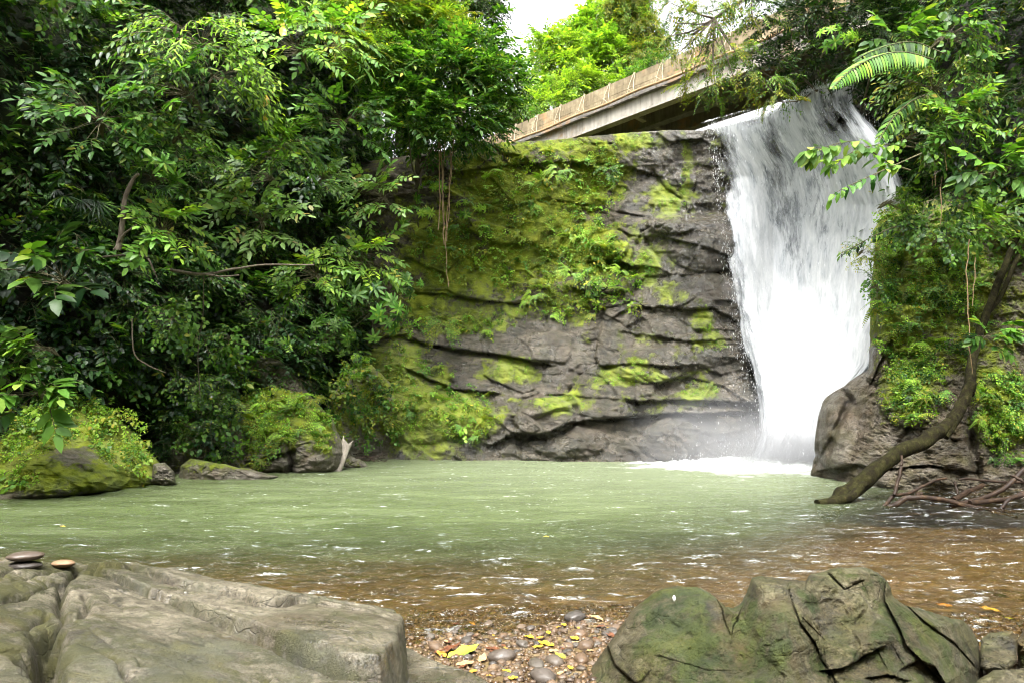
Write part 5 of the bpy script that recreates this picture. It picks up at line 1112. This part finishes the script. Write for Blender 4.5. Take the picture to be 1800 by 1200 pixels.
# branch with large leaves over the right side of the fall -------------
def leafy_branch(name, pts, D, nl, L, W, lm, label, droop=.25, r=.016):
    q = np.array(pts, float); P = at(spline(q, 24)[:, 0], spline(q, 24)[:, 1], np.linspace(D[0], D[1], 24)); base = P[0].copy(); P = P-base
    root = thing(name, base, label, 'branch'); m = MB(); m.tube(P, np.linspace(r, r*.3, 24), 6); f = Cloud()
    for k in range(nl):
        t = .18+.82*k/(nl-1); i = min(int(t*23), 22); p = P[i]; dd = unit(P[min(i+1, 23)]-P[max(i-1, 0)]); sd = 1 if k % 2 else -1
        d = unit(dd*rr(.2, .9)+np.array([rr(-.3, .3), sd*rr(.3, .9)-.2, rr(-1.0, .2)])); q_ = p+d*rr(.04, .14); m.tube([p, q_], [.005, .003], 4)
        f.leaf(q_, d+np.array([0, 0, -.3]), [rr(-.4, .4), -.6, 1], L*rr(.7, 1.15), W*rr(.8, 1.1), LM.index(lm[R_.randrange(len(lm))]), droop=droop*rr(.5, 1.5))
    m.obj('twig', M_TWIG, root); f.obj('foliage', LMATS, root); return root
leafy_branch('branch', [(1600, 300), (1560, 285), (1500, 250), (1440, 262), (1418, 262)], (12.6, 11.8), 54, .32, .165, ('bright', 'mid', 'bright'), 'leafy branch of large leaves, upper of two reaching over the waterfall')
leafy_branch('branch', [(1610, 260), (1560, 255), (1510, 262), (1470, 285), (1445, 275)], (12.8, 12.1), 36, .25, .13, ('bright', 'lime'), 'shorter leafy branch just above the large leaved one over the waterfall')
leafy_branch('branch', [(1620, 270), (1570, 292), (1530, 310), (1490, 328), (1464, 342)], (12.4, 11.6), 26, .22, .10, ('mid', 'bright'), 'slender lower branch with sparse leaves hanging over the waterfall')
leafy_branch('branch', [(1600, 395), (1570, 400), (1530, 418), (1500, 435), (1478, 445)], (14.2, 13.6), 26, .12, .06, ('mid', 'dark'), 'small dark twig poking from the outcrop across the white water')
def frond(pts, D, n, L, W, lm, label):
    q = np.array(pts, float); s_ = spline(q, 40); P = at(s_[:, 0], s_[:, 1], np.linspace(D[0], D[1], 40)); base = P[0].copy(); P = P-base
    root = thing('fern_frond', base, label, 'fern'); m = MB(); m.tube(P, np.linspace(.014, .004, 40), 5); f = Cloud()
    for k in range(n):
        t = .10+.89*k/(n-1); i = min(int(t*39), 38); dd = unit(P[min(i+1, 39)]-P[max(i-1, 0)]); ln = L*math.sin(math.pi*min(1, .18+.80*t))**.8
        sidev = unit(np.cross(dd, [0, -.75, .65]))
        for sd in (-1, 1): f.leaf(P[i], unit(sidev*sd+dd*.55+np.array([0, 0, -.30])), [0, -.75, .75], ln*rr(.92, 1.06), W, LM.index(lm[R_.randrange(len(lm))]), droop=.35, fold=.1, wide=.36)
    m.obj('stalk', M_TWIG, root); f.obj('leaflets', LMATS, root)
frond([(1640, 105), (1590, 92), (1540, 100), (1495, 125), (1460, 158)], (12.6, 11.4), 36, .40, .055, ('pale', 'bright', 'lime'), 'long pale fern frond reaching over the top of the waterfall')
frond([(1625, 168), (1600, 180), (1572, 205), (1552, 235), (1540, 262)], (12.8, 12.2), 28, .24, .045, ('mid', 'mid', 'bright'), 'shorter drooping fern frond below the long pale one')
frond([(1660, 95), (1610, 75), (1570, 78), (1530, 92), (1500, 108)], (13.0, 12.2), 30, .34, .05, ('mid',), 'darker fern frond behind the long pale one')
# ------------------------------------------------------------------ trees
def tree(name, base, clumps, trunk, label, kinds, lm, sc, per, r0=.16, drp=0.0, mat=None):
    """clumps: (centre, radii) in world; trunk: world points"""
    base = np.asarray(base, float); root = thing(name, base, label, 'tree'); m = MB()
    tp = spline(np.array(trunk, float)-base, 24); m.tube(tp, np.linspace(r0, r0*.45, 24), 9, rough=.12)
    f = Cloud()
    for ci, (c, rad) in enumerate(clumps):
        c = np.asarray(c, float)-base; rad = np.asarray(rad, float)
        i = int(np.argmin(np.linalg.norm(tp-c, axis=1)+.6*np.maximum(0, tp[:, 2]-c[2]))); s_ = tp[max(i-3, 0)]
        mid = (s_+c)/2+np.array([rr(-.1, .1), rr(-.1, .1), -.08*np.linalg.norm(c-s_)]); m.tube(spline([s_, mid, c+.3*(c-s_)*.5], 8), np.linspace(r0*.4, r0*.1, 8), 6)
        n = int(per*np.prod(rad)**(2/3)*2.2)+6; v = unit(rng.normal(0, 1, (n, 3))); v[:, 2] = np.where(v[:, 2] < -.35, -v[:, 2]*.6, v[:, 2]); rd = (.55+.5*rng.random((n, 1)))
        rd = rd*(1+.35*fbm(v[:, 0]*2+ci, v[:, 1]*2, v[:, 2]*2, 2, 301)[:, None])
        p = c+v*rad*rd; d = unit(v*np.array([1, 1, .7])+rng.normal(0, .35, (n, 3))+np.array([0, 0, -drp])); u = np.array([0, 0, 1.])+.5*v+rng.normal(0, .25, (n, 3))
        kk = rng.integers(0, len(kinds), n); l_ = np.array([LM.index(b) for b in lm])
        for k, kd in enumerate(kinds):
            q = kk == k; scatter(f, kd, p[q], d[q], u[q], sc*(.75+.5*rng.random(q.sum())), l_[rng.integers(0, len(l_), q.sum())], TW)
    m.obj('trunk', mat or M_BARK, root); f.obj('crown', LMATS, root); return root
def cl_(lst, k=1.0): return [(at(px, py, D), (rp/1200*D, rp/1200*D*k_, rq/1200*D)) for px, py, D, rp, rq, k_ in lst]
tree('tree', at(735, 330, 21.0), cl_([(800, 150, 19.4, 70, 60, 1), (860, 150, 19.6, 52, 46, 1), (840, 95, 20.2, 50, 42, 1), (760, 110, 19.2, 60, 50, 1), (730, 190, 18.8, 55, 55, 1), (800, 215, 19.2, 55, 40, 1), (880, 195, 20.0, 30, 26, 1), (700, 130, 18.6, 50, 50, 1), (850, 230, 20.3, 30, 22, 1), (720, 235, 18.9, 50, 30, 1), (770, 245, 19.6, 50, 24, 1), (820, 245, 20.0, 40, 18, 1), (885, 150, 20, 30, 40, 1)]),
     [at(735, 330, 21.0), at(738, 250, 20.9), at(765, 160, 20.6), at(795, 100, 20.4)], 'leafy tree overhanging the left end of the cliff with hanging roots below it', ('broad', 'fine', 'broad'), ('bright', 'mid', 'mid'), .85, 85, .10)
tree('tree', at(700, 250, 21.0), cl_([(690, 40, 19.5, 70, 50, 1), (750, 60, 20.0, 60, 50, 1), (640, 30, 18.8, 60, 50, 1), (730, 0, 20.2, 60, 45, 1), (780, 40, 20.6, 40, 40, 1), (640, 100, 18.2, 50, 45, 1), (680, -50, 19.5, 80, 50, 1)]),
     [at(700, 260, 21.2), at(705, 180, 21.0), at(700, 60, 20.6), at(690, -40, 20.4)], 'sunlit yellow green tree crown at the top of the left bank', ('broad', 'pinnate', 'fine'), ('bright', 'lime', 'yellow', 'bright'), .9, 70, .12)
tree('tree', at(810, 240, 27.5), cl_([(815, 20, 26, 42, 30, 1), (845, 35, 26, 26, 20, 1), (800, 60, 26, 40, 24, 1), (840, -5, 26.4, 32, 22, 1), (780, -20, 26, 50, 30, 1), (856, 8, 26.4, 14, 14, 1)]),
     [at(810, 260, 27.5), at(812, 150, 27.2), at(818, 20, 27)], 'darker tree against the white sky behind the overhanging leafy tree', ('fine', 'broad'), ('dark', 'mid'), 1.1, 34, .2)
far = lambda lst: cl_(lst)
tree('tree', at(1010, 330, 50), far([(960, 165, 50, 28, 22, 1), (985, 130, 50, 34, 30, 1), (985, 85, 50, 24, 22, 1), (955, 110, 50, 18, 16, 1), (1005, 165, 48, 36, 26, 1), (940, 175, 49, 16, 16, 1), (1040, 150, 48, 30, 26, 1), (975, 190, 47, 36, 20, 1), (960, 75, 50, 14, 12, 1)]),
     [at(1010, 330, 50), at(1000, 240, 50), at(985, 120, 50)], 'round lime green tree left of the taller trees behind the bridge', ('broad', 'fine'), ('lime', 'lime', 'bright'), 1.7, 34, .3)
tree('tree', at(1060, 330, 54), far([(1040, 60, 54, 36, 34, 1), (1030, 100, 53, 36, 30, 1), (1070, 120, 52, 40, 34, 1), (1060, 40, 54, 26, 26, 1), (1020, 70, 54, 22, 22, 1), (1090, 160, 51, 32, 22, 1), (1060, 90, 52, 40, 30, 1)]),
     [at(1060, 330, 54), at(1055, 220, 54), at(1045, 70, 54)], 'tall lime green tree in the middle behind the bridge', ('broad', 'pinnate'), ('lime', 'bright', 'lime'), 1.7, 34, .3)
tree('tree', at(1110, 330, 52), far([(1110, 20, 52, 30, 30, 1), (1120, 60, 52, 36, 36, 1), (1085, 50, 52, 24, 30, 1), (1125, 110, 51, 36, 30, 1), (1150, 80, 52, 16, 22, 1), (1090, 10, 52, 22, 26, 1), (1110, -10, 52, 30, 20, 1)]),
     [at(1110, 330, 52), at(1112, 220, 52), at(1108, 30, 52)], 'olive green vine draped tree, tallest of the trees behind the bridge', ('fine', 'fine'), ('yellow', 'bright', 'yellow'), 1.6, 40, .35, .5)
tree('tree', at(1145, 330, 47), far([(1140, 140, 47, 28, 26, 1), (1110, 160, 47, 30, 20, 1), (1155, 110, 47, 14, 16, 1)]),
     [at(1145, 330, 47), at(1142, 230, 47), at(1140, 130, 47)], 'small thin crowned tree nearest the bridge barrier, right of the others', ('fine',), ('mid', 'bright'), 1.4, 30, .22)
tree('tree', at(905, 330, 44), far([(905, 200, 44, 24, 20, 1), (930, 205, 44, 20, 14, 1), (880, 205, 44, 24, 20, 1)]),
     [at(905, 330, 44), at(905, 260, 44), at(905, 195, 44)], 'pale hazy tree low in the gap between the leafy tree and the bridge', ('fine', 'broad'), ('pale', 'bright'), 1.4, 30, .22)
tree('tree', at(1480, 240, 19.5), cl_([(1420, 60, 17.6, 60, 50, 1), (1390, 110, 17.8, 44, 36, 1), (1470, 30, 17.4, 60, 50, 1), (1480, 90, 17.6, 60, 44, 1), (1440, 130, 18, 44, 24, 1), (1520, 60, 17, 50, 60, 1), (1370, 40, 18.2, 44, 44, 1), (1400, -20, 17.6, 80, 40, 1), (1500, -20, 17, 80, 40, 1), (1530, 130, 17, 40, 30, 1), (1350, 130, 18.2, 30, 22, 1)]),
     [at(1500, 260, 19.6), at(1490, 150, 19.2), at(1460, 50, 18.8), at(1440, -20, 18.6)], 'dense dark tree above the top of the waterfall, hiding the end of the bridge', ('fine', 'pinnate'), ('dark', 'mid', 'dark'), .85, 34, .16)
tree('tree', at(1440, 150, 19.0), cl_([(1330, 40, 17.2, 36, 26, 1), (1270, 90, 17.0, 34, 24, 1), (1230, 120, 16.8, 30, 20, 1), (1290, 140, 17.0, 44, 18, 1), (1350, 150, 17.2, 40, 18, 1), (1200, 40, 16.8, 30, 26, 1), (1190, 10, 16.8, 34, 20, 1), (1250, 20, 17, 40, 26, 1), (1300, 10, 17.2, 40, 24, 1), (1190, 95, 16.8, 12, 20, 1), (1205, 155, 16.9, 16, 14, 1), (1260, 165, 17, 24, 12, 1), (1240, 70, 17, 28, 22, 1), (1185, 60, 16.8, 14, 16, 1), (1360, 175, 17.4, 24, 16, 1), (1300, 100, 17, 30, 26, 1)]),
     [at(1440, 150, 19.0), at(1420, 40, 18.6), at(1370, -30, 18.0), at(1290, 10, 17.4), at(1220, 60, 17.0)], 'thin drooping tree with yellow green sprays hanging in front of the bridge', ('fine', 'fine', 'pinnate'), ('yellow', 'bright', 'mid', 'yellow'), .62, 36, .08, .55)
# ------------------------------------------------------------------ trunks, dead wood, hanging roots
def woody(name, label, cat, runs, D0, mat, parts='branch'):
    """runs: (pixel points, (D start, D end), (r start, r end))"""
    first = at(runs[0][0][0][0], runs[0][0][0][1], runs[0][1][0]); root = thing(name, first, label, cat)
    for k, (pts, D, r) in enumerate(runs):
        q = spline(np.array(pts, float), 10*len(pts)); n = len(q); P = at(q[:, 0], q[:, 1], np.linspace(D[0], D[1], n))-first
        P = P+np.stack([fbm(np.arange(n)/14, k*3.1, s, 3, 401)*.7*r[0] for s in (0, 5, 9)], -1)
        rad = np.linspace(r[0], r[1], n)*(1+.14*fbm(np.arange(n)/16, k, 0, 3, 402)); m = MB(); m.tube(P, rad, 14, rough=.10, seed=k)
        m.obj(parts[k] if isinstance(parts, (list, tuple)) else parts, mat, root)
    return root
woody('leaning_trunk', 'bare leaning tree trunk bent out of the pool against the right outcrop', 'trunk',
      [([(1456, 897), (1468, 888), (1486, 873), (1520, 842), (1580, 795), (1640, 765), (1668, 748), (1690, 715), (1704, 676)], (11.2, 12.35), (.165, .088)), ([(1702, 690), (1706, 660), (1716, 610), (1735, 550), (1765, 470), (1800, 390)], (12.3, 14.5), (.095, .055)),
       ([(1440, 888), (1470, 880), (1500, 868), (1520, 850)], (11.1, 11.35), (.08, .06)), ([(1660, 766), (1672, 748), (1676, 730)], (11.95, 12.1), (.07, .10)),
       ([(1735, 550), (1760, 520), (1790, 455), (1830, 400)], (13.6, 14.4), (.05, .04))], 0, M_BARKMOSS, ['trunk', 'upper_trunk', 'root', 'knee', 'branch'])
def z4(*a): return [(1400+x/4.5, 780+y/4.5) for x, y in a]
woody('driftwood', 'tangle of bare wet driftwood branches lying in the water at right', 'driftwood',
      [(z4((720, 500), (780, 480), (880, 430), (1000, 425), (1200, 445), (1350, 490), (1550, 520), (1800, 545), (1900, 560)), (10.9, 10.6), (.044, .030)),
       (z4((685, 495), (730, 450), (780, 405), (900, 385), (1000, 330), (1090, 290), (1185, 270)), (10.9, 11.4), (.030, .018)),
       (z4((780, 405), (795, 320), (815, 230), (830, 170), (835, 85)), (11.0, 11.2), (.030, .018)),
       (z4((1240, 440), (1350, 380), (1480, 320)), (10.8, 11.3), (.045, .035)), (z4((1215, 492), (1350, 455), (1500, 420), (1650, 340), (1800, 210), (1880, 150)), (10.8, 11.2), (.034, .04)),
       (z4((1380, 470), (1500, 460), (1650, 440), (1780, 390), (1880, 330)), (10.75, 11.0), (.040, .035)), (z4((1550, 535), (1650, 555), (1745, 578)), (10.6, 10.3), (.030, .018)),
       (z4((1285, 282), (1350, 272), (1500, 288), (1680, 300), (1850, 298)), (11.4, 11.4), (.014, .026)), (z4((1615, 505), (1700, 430), (1800, 395), (1850, 300)), (10.7, 10.9), (.028, .03)),
       (z4((1250, 290), (1265, 350), (1275, 395)), (11.2, 11.1), (.014, .018)), (z4((985, 395), (960, 400), (940, 412)), (11.1, 11.0), (.04, .02)), (z4((1690, 240), (1740, 265), (1790, 290)), (11.1, 11.0), (.02, .025))], 0, M_WETWOOD)
woody('branch', 'bare curved brown branch rising in the dark of the left bank', 'branch', [([(208, 440), (214, 400), (220, 350), (232, 318), (244, 306)], (12.6, 12.4), (.055, .028)), ([(200, 440), (216, 415), (240, 395)], (12.6, 12.4), (.02, .016))], 0, M_BARK)
woody('branch', 'long bare dead branch lying level across the left bank', 'branch', [([(300, 475), (360, 482), (420, 472), (470, 466), (552, 466)], (14.0, 13.6), (.035, .014)), ([(258, 452), (268, 470), (276, 488)], (13.8, 13.6), (.025, .012)), ([(360, 482), (390, 486), (420, 484)], (13.8, 13.6), (.022, .012)), ([(180, 452), (230, 448), (262, 452)], (13.4, 13.6), (.02, .02))], 0, M_BARK)
woody('branch', 'thin pale vine curving down above the dark hollow of the left bank', 'vine', [([(232, 560), (236, 620), (262, 642), (292, 655)], (13.6, 13.8), (.014, .008)), ([(358, 480), (356, 560), (348, 620), (352, 700)], (14.4, 14.9), (.010, .008))], 0, M_BARK)
def roots(label, xs, y0, y1, D, n, r, name='hanging_root', cat='roots', group=None):
    root = thing(name, at(xs, y0, D), label, cat, group); b = np.array(root.location)
    for k in range(n):
        ya = y0+rr(0, 60); yb = y1-(rr(0, 200) if k else 0); x = xs+rr(-17, 15)*(k > 0); yy = np.linspace(ya, yb, 30)
        px = x+(xs-x)*sstep(ya, ya+150, yy)*rr(.1, .7)+5*fbm(yy/45, k*2.3, 0, 3, 411)+rr(2, 5)*np.sin(yy/rr(45, 80)+k); P = at(px, yy, D+rr(-.1, .1))-b; m = MB(); m.tube(P, np.linspace(r, r*.6, 30)*rr(.5, 1.1), 5); m.obj('root', M_ROOT, root)
roots('bundle of long hanging roots dangling in front of the cliff from the leafy tree', 784, 140, 505, 19.9, 5, .024)
roots('thin brown vine hanging down in front of the right outcrop', 1703, 400, 655, 12.3, 2, .016, 'hanging_vine', 'vine')
roots('group of thin hanging stems beside the branches right of the waterfall', 1650, 270, 395, 12.6, 5, .008, 'hanging_vine', 'vine')
# broken grey log: a split board with a jagged head
def log():
    root = thing('log', at(590, 834, 17.0), 'broken weathered grey log standing slanted at the far waterline', 'log'); b = np.array(root.location)
    n = 14; ns = 26; a = np.arange(n)*2*math.pi/n; A, B = at(583, 842, 17.0)-b, at(611, 774, 17.3)-b
    ax = unit(B-A); X = unit(np.cross(ax, [0, 1, 0])); Y = np.cross(ax, X); V = []
    for i, t in enumerate(np.linspace(0, 1, ns)):
        jag = (.22*np.sin(a*2+1)+.10*np.sin(a*5))*max(0, t-.80)*5
        rr_ = (.15-.012*t)*(1+.07*np.sin(a*5)+.12*fbm(np.cos(a)*2, np.sin(a)*2, t*2, 3, 415))
        V.append(A+ax*(np.linalg.norm(B-A)*(t+jag*.35))[:, None]+X*(rr_*np.cos(a))[:, None]+Y*(rr_*.62*np.sin(a))[:, None])
    V = np.array(V); i = np.arange(ns-1)[:, None]*n; j = np.arange(n)[None]; F = np.stack([i+j, i+(j+1) % n, i+n+(j+1) % n, i+n+j], -1).reshape(-1, 4)
    top = V[-1].mean(0)-ax*.18; V = np.vstack([V.reshape(-1, 3), top]); jj = np.arange(n)
    mk('timber', V, [np.stack([(ns-1)*n+jj, (ns-1)*n+(jj+1) % n, np.full(n, len(V)-1)], -1), F], M_GREYWOOD, root)
log()
def debris():
    m = MB()
    for k in range(46):
        px = 612+rr(0, 70); D = 19.0+rr(-.4, 1.6); p = at(px, 700, D); p[2] = rr(.03, .26); a = rr(0, 3.14); L = rr(.12, .45); e = rr(-.1, .35)
        d = np.array([math.cos(a), math.sin(a)*.5, e])*L; m.tube([p-d/2, p+np.array([0, 0, .02]), p+d/2], [rr(.006, .014)]*3, 5)
    tag(m.obj('debris', M_WETWOOD), 'scatter of dead sticks washed up at the foot of the cliff behind the log', 'debris', kind='stuff')
debris()
# ------------------------------------------------------------------ pebbles, gravel and fallen leaves on the near shore
import bmesh
def ico(n):
    bm = bmesh.new(); bmesh.ops.create_icosphere(bm, subdivisions=n, radius=1); V = np.array([v.co[:] for v in bm.verts]); F = np.array([[v.index for v in f.verts] for f in bm.faces]); bm.free(); return V, F
def on_ground(px, py):
    P = at(px, py, depth_at_z(py, .1)); 
    for _ in range(4): z = ground_z(P[..., 0], P[..., 1]); P = at(px, py, depth_at_z(py, z))
    return P
def free(px, py):   # not under the slab or the big boulder
    return (px > 735+np.maximum(0, py-1140)*1.5) & ~insidepoly(px, py, [(x, y) for x, y in bo]) 
V0, F0 = ico(1)
def gravel(N, x0, x1, y0, y1, seed):
    X_, Y_ = x0+(x1-x0)*rng.random(N), y0+(y1-y0)*rng.random(N); Z_ = ground_z(X_, Y_); ok = sdist(X_, Y_, SO) < .02
    X_, Y_, Z_ = X_[ok], Y_[ok], Z_[ok]; n = len(X_); r = .007+.020*rng.random(n)**2.2; a = rng.random(n)*6.28
    V = V0[None]*np.stack([r*(1+.5*rng.random(n)), r*(.8+.3*rng.random(n)), r*(.45+.3*rng.random(n))], -1)[:, None]*(1+.24*rng.normal(0, 1, (n, len(V0), 1)))
    c, s = np.cos(a)[:, None], np.sin(a)[:, None]; V = np.stack([V[..., 0]*c-V[..., 1]*s+X_[:, None], V[..., 0]*s+V[..., 1]*c+Y_[:, None], V[..., 2]+(Z_+r*.2)[:, None]], -1)
    return V.reshape(-1, 3), (F0[None]+np.arange(n)[:, None, None]*len(V0)).reshape(-1, 3)
Va, Fa = gravel(5200, -.8, 1.0, 3.2, 5.6, 1); Vb, Fb = gravel(4200, 1.6, 4.2, 3.4, 5.5, 2)
tag(mk('gravel', np.vstack([Va, Vb]), np.vstack([Fa, Fb+len(Va)]), M_GRAVEL), 'fine brown gravel of the near shore between the foreground rocks', 'gravel', kind='stuff')
V4, F4_ = ico(3); PEB = []
for k in range(6):
    q = V4*(1+.16*fbm(V4[:, 0]*1.5+k*3, V4[:, 1]*1.5, V4[:, 2]*1.5, 3, 421)*1.6)[:, None]*np.array([1, rr(.7, .95), rr(.5, .7)])
    me = mk('pebble', q, F4_, M_STONE); PEB.append(me)
big = [(883, 1160, 24, 'dark round wet cobble beside the yellow and green leaf'), (975, 1168, 20, 'grey pointed cobble in the middle of the pebble shore'), (943, 1172, 17, 'squat grey brown cobble touching the pointed grey cobble'), (1030, 1138, 17, 'grey cobble near the foot of the boulder, behind the flat brown one'),
       (1018, 1120, 18, 'flat brown cobble near the water by the big boulder'), (918, 1135, 14, 'light grey round pebble behind the dark cobble'), (955, 1195, 24, 'orange brown cobble cut by the bottom edge of the picture'), (1022, 1163, 18, 'tan oblong cobble beside the foot of the boulder'),
       (998, 1138, 12, 'small grey pebble left of the grey cobble by the boulder'), (900, 1192, 13, 'dull green grey pebble at the bottom edge beside the orange cobble'), (1010, 1090, 20, 'dark wet stone standing in the edge of the water'), (1080, 1107, 13, 'blue grey stone tucked against the left side of the big boulder'),
       (765, 1140, 16, 'dark brown wet stone at the corner of the slab'), (868, 1178, 14, 'pinkish brown pebble below the dark round cobble'), (820, 1128, 12, 'pale wet stone in the wash by the yellow leaf')]
loc_n = 0
def pebble(px, py, r, label, group=None):
    global loc_n
    P = on_ground(np.array(px*1.), np.array(py*1.)); s = r/1200*float(P[1]); pr = PEB[loc_n % 6]
    o = pr if loc_n < 6 else pr.copy()
    if loc_n >= 6: COL.objects.link(o)
    o.location = (P[0], P[1], P[2]+s*.28); o.scale = (s*rr(1, 1.3),)+(s,)*2; o.rotation_euler = (rr(-.2, .2), rr(-.2, .2), rr(0, 6)); loc_n += 1; tag(o, label, 'pebble', group)
for px, py, r, lab in big: pebble(px, py, r*.86, lab)
k = 0
while k < 110:
    px, py = rr(750, 1110), rr(1098, 1204)
    if not free(np.array(px), np.array(py)): continue
    pebble(px, py, rr(3.5, 9), 'small brown or grey pebble among many on the gravel shore left of the big boulder', 'small pebbles on the near shore'); k += 1
k = 0
while k < 34:
    px, py = rr(1690, 1830), rr(1082, 1120)
    if insidepoly(np.array(px), np.array(py), bo): continue
    pebble(px, py, rr(3, 6.5), 'small brown pebble among many on the strip of shore right of the big boulder', 'small pebbles right of the boulder'); k += 1
# fallen leaves
def fl_mat(name, a, b):
    g = G(name); n = g.noise(g.objc(), 9, 4, .6); c = g.ramp(g.range(n, .38, .62), [(0, a), (1, b)])
    return g.surf(g.mixsh(.25, g.bsdf(Base_Color=c, Roughness=.4), g.n('BsdfTranslucent', {'Color': (*b, 1)}).outputs[0]))
FLM = {'yellow': fl_mat('fallen_yellow', (.62, .40, .03), (.78, .55, .05)), 'green': fl_mat('fallen_green', (.70, .52, .05), (.16, .38, .05)), 'brown': fl_mat('fallen_brown', (.10, .035, .018), (.22, .09, .04)), 'tan': fl_mat('fallen_tan', (.42, .24, .10), (.60, .42, .22)), 'orange': fl_mat('fallen_orange', (.50, .20, .03), (.62, .36, .05))}
FLP = {}
def fallen(px, py, L, colr, label, rz, group=None, P=None, tilt=.15):
    if colr not in FLP or True:
        nr, nc = 13, 7; t = np.linspace(0, 1, nr)[:, None]; u = np.linspace(-1, 1, nc)[None]; wd = .27*np.sin(math.pi*t**.85)**.8
        cu = rr(.1, .5); V = np.stack([u*wd+.05*np.sin(t*5), t-.5+0*u, cu*.25*np.abs(u)*wd*2+.16*(t-.5)**2*rr(-1, 2)+.03*np.sin(t*14)*np.abs(u)], -1).reshape(-1, 3)
        V = np.vstack([V, V-np.array([0, 0, .006])]); F = gridfaces(nr, nc); F = np.vstack([F, F[:, ::-1]+nr*nc])
        o = mk('fallen_leaf', V, F, FLM[colr])
    if P is None: P = on_ground(np.array(px*1.), np.array(py*1.)); P = P+np.array([0, 0, .022])
    s = L/1200*float(P[1]); o.location = [float(c) for c in P]; o.scale = (s, s, s); o.rotation_euler = (rr(-tilt, tilt)+.12, rr(-tilt, tilt), rz); return tag(o, label, 'leaf', group)
for a in ((815, 1152, 60, 'green', 'long yellow and green fallen leaf by the corner of the slab', -1.1), (818, 1172, 34, 'tan', 'curled pink brown fallen leaf with a yellow rim below the green one', -1.2), (776, 1155, 24, 'orange', 'small orange fallen leaf at the edge of the slab', .7), (788, 1148, 50, 'brown', 'long dark brown fallen leaf behind the yellow green one', -1.2),
          (960, 1136, 30, 'yellow', 'bright yellow fallen leaf in the middle of the pebble shore', 1.4), (1012, 1126, 20, 'yellow', 'yellow fallen leaf in front of the flat brown cobble', 1.2), (1048, 1090, 26, 'tan', 'large tan fallen leaf at the water edge by the dark wet stone', 1.0), (930, 1124, 20, 'yellow', 'yellow fallen leaf next to the light grey round pebble', .9),
          (985, 1158, 24, 'green', 'yellow green fallen leaf right of the pointed grey cobble', .6), (848, 1162, 26, 'tan', 'cream fallen leaf leaning on the dark round cobble', -.4), (945, 1142, 22, 'yellow', 'second yellow fallen leaf, just left of the brightest one', 1.8), (870, 1147, 36, 'brown', 'brown fallen leaf behind the dark round cobble', 1.3), (1072, 1120, 22, 'brown', 'dark red fallen leaf at the side of the big boulder', .4),
          (1740, 1075, 36, 'yellow', 'yellow fallen leaf on the shore right of the big boulder', 1.45), (1660, 1068, 24, 'orange', 'orange fallen leaf behind the right shoulder of the big boulder', 1.0), (1774, 1091, 14, 'green', 'tiny green leaf on the shore at the far right', .5), (990, 1102, 16, 'yellow', 'small yellow leaf in the wash near the dark wet stone', .2)):
    px, py, L, colr, lab, rz = a; fallen(px, py, L, colr, lab, rz)
k = 0
while k < 44:
    px, py = rr(750, 1105), rr(1100, 1200)
    if not free(np.array(px), np.array(py)): continue
    fallen(px, py, rr(8, 20), R_.choice(['brown', 'tan', 'orange', 'brown', 'yellow']), 'small dead leaf lying among the pebbles of the near shore', rr(0, 6), 'small dead leaves on the near shore'); k += 1
for px, py, lab in ((960, 942, 'yellow leaf floating on the green pool'), (110, 924, 'tiny yellow leaf floating near the left end of the pool')):
    fallen(px, py, 10, 'yellow', lab, 1.4, None, at(px, py, depth_at_z(py, .03)), .02)
for px, py, D_, L in ((467, 178, 14.0, 26), (466, 208, 14.0, 16), (497, 56, 13.6, 24)):
    fallen(px, py, L, 'yellow', {178: 'large yellow dying leaf hanging high in the left jungle', 208: 'smaller yellow dying leaf just below the large one', 56: 'yellow leaf near the top of the left jungle'}[py], .3, None, at(px, py, D_), .2).rotation_euler = (1.4, .2, .3)
for o in list(SC.objects):
    if o.type == 'MESH' and o.data.users == 0: bpy.data.objects.remove(o)
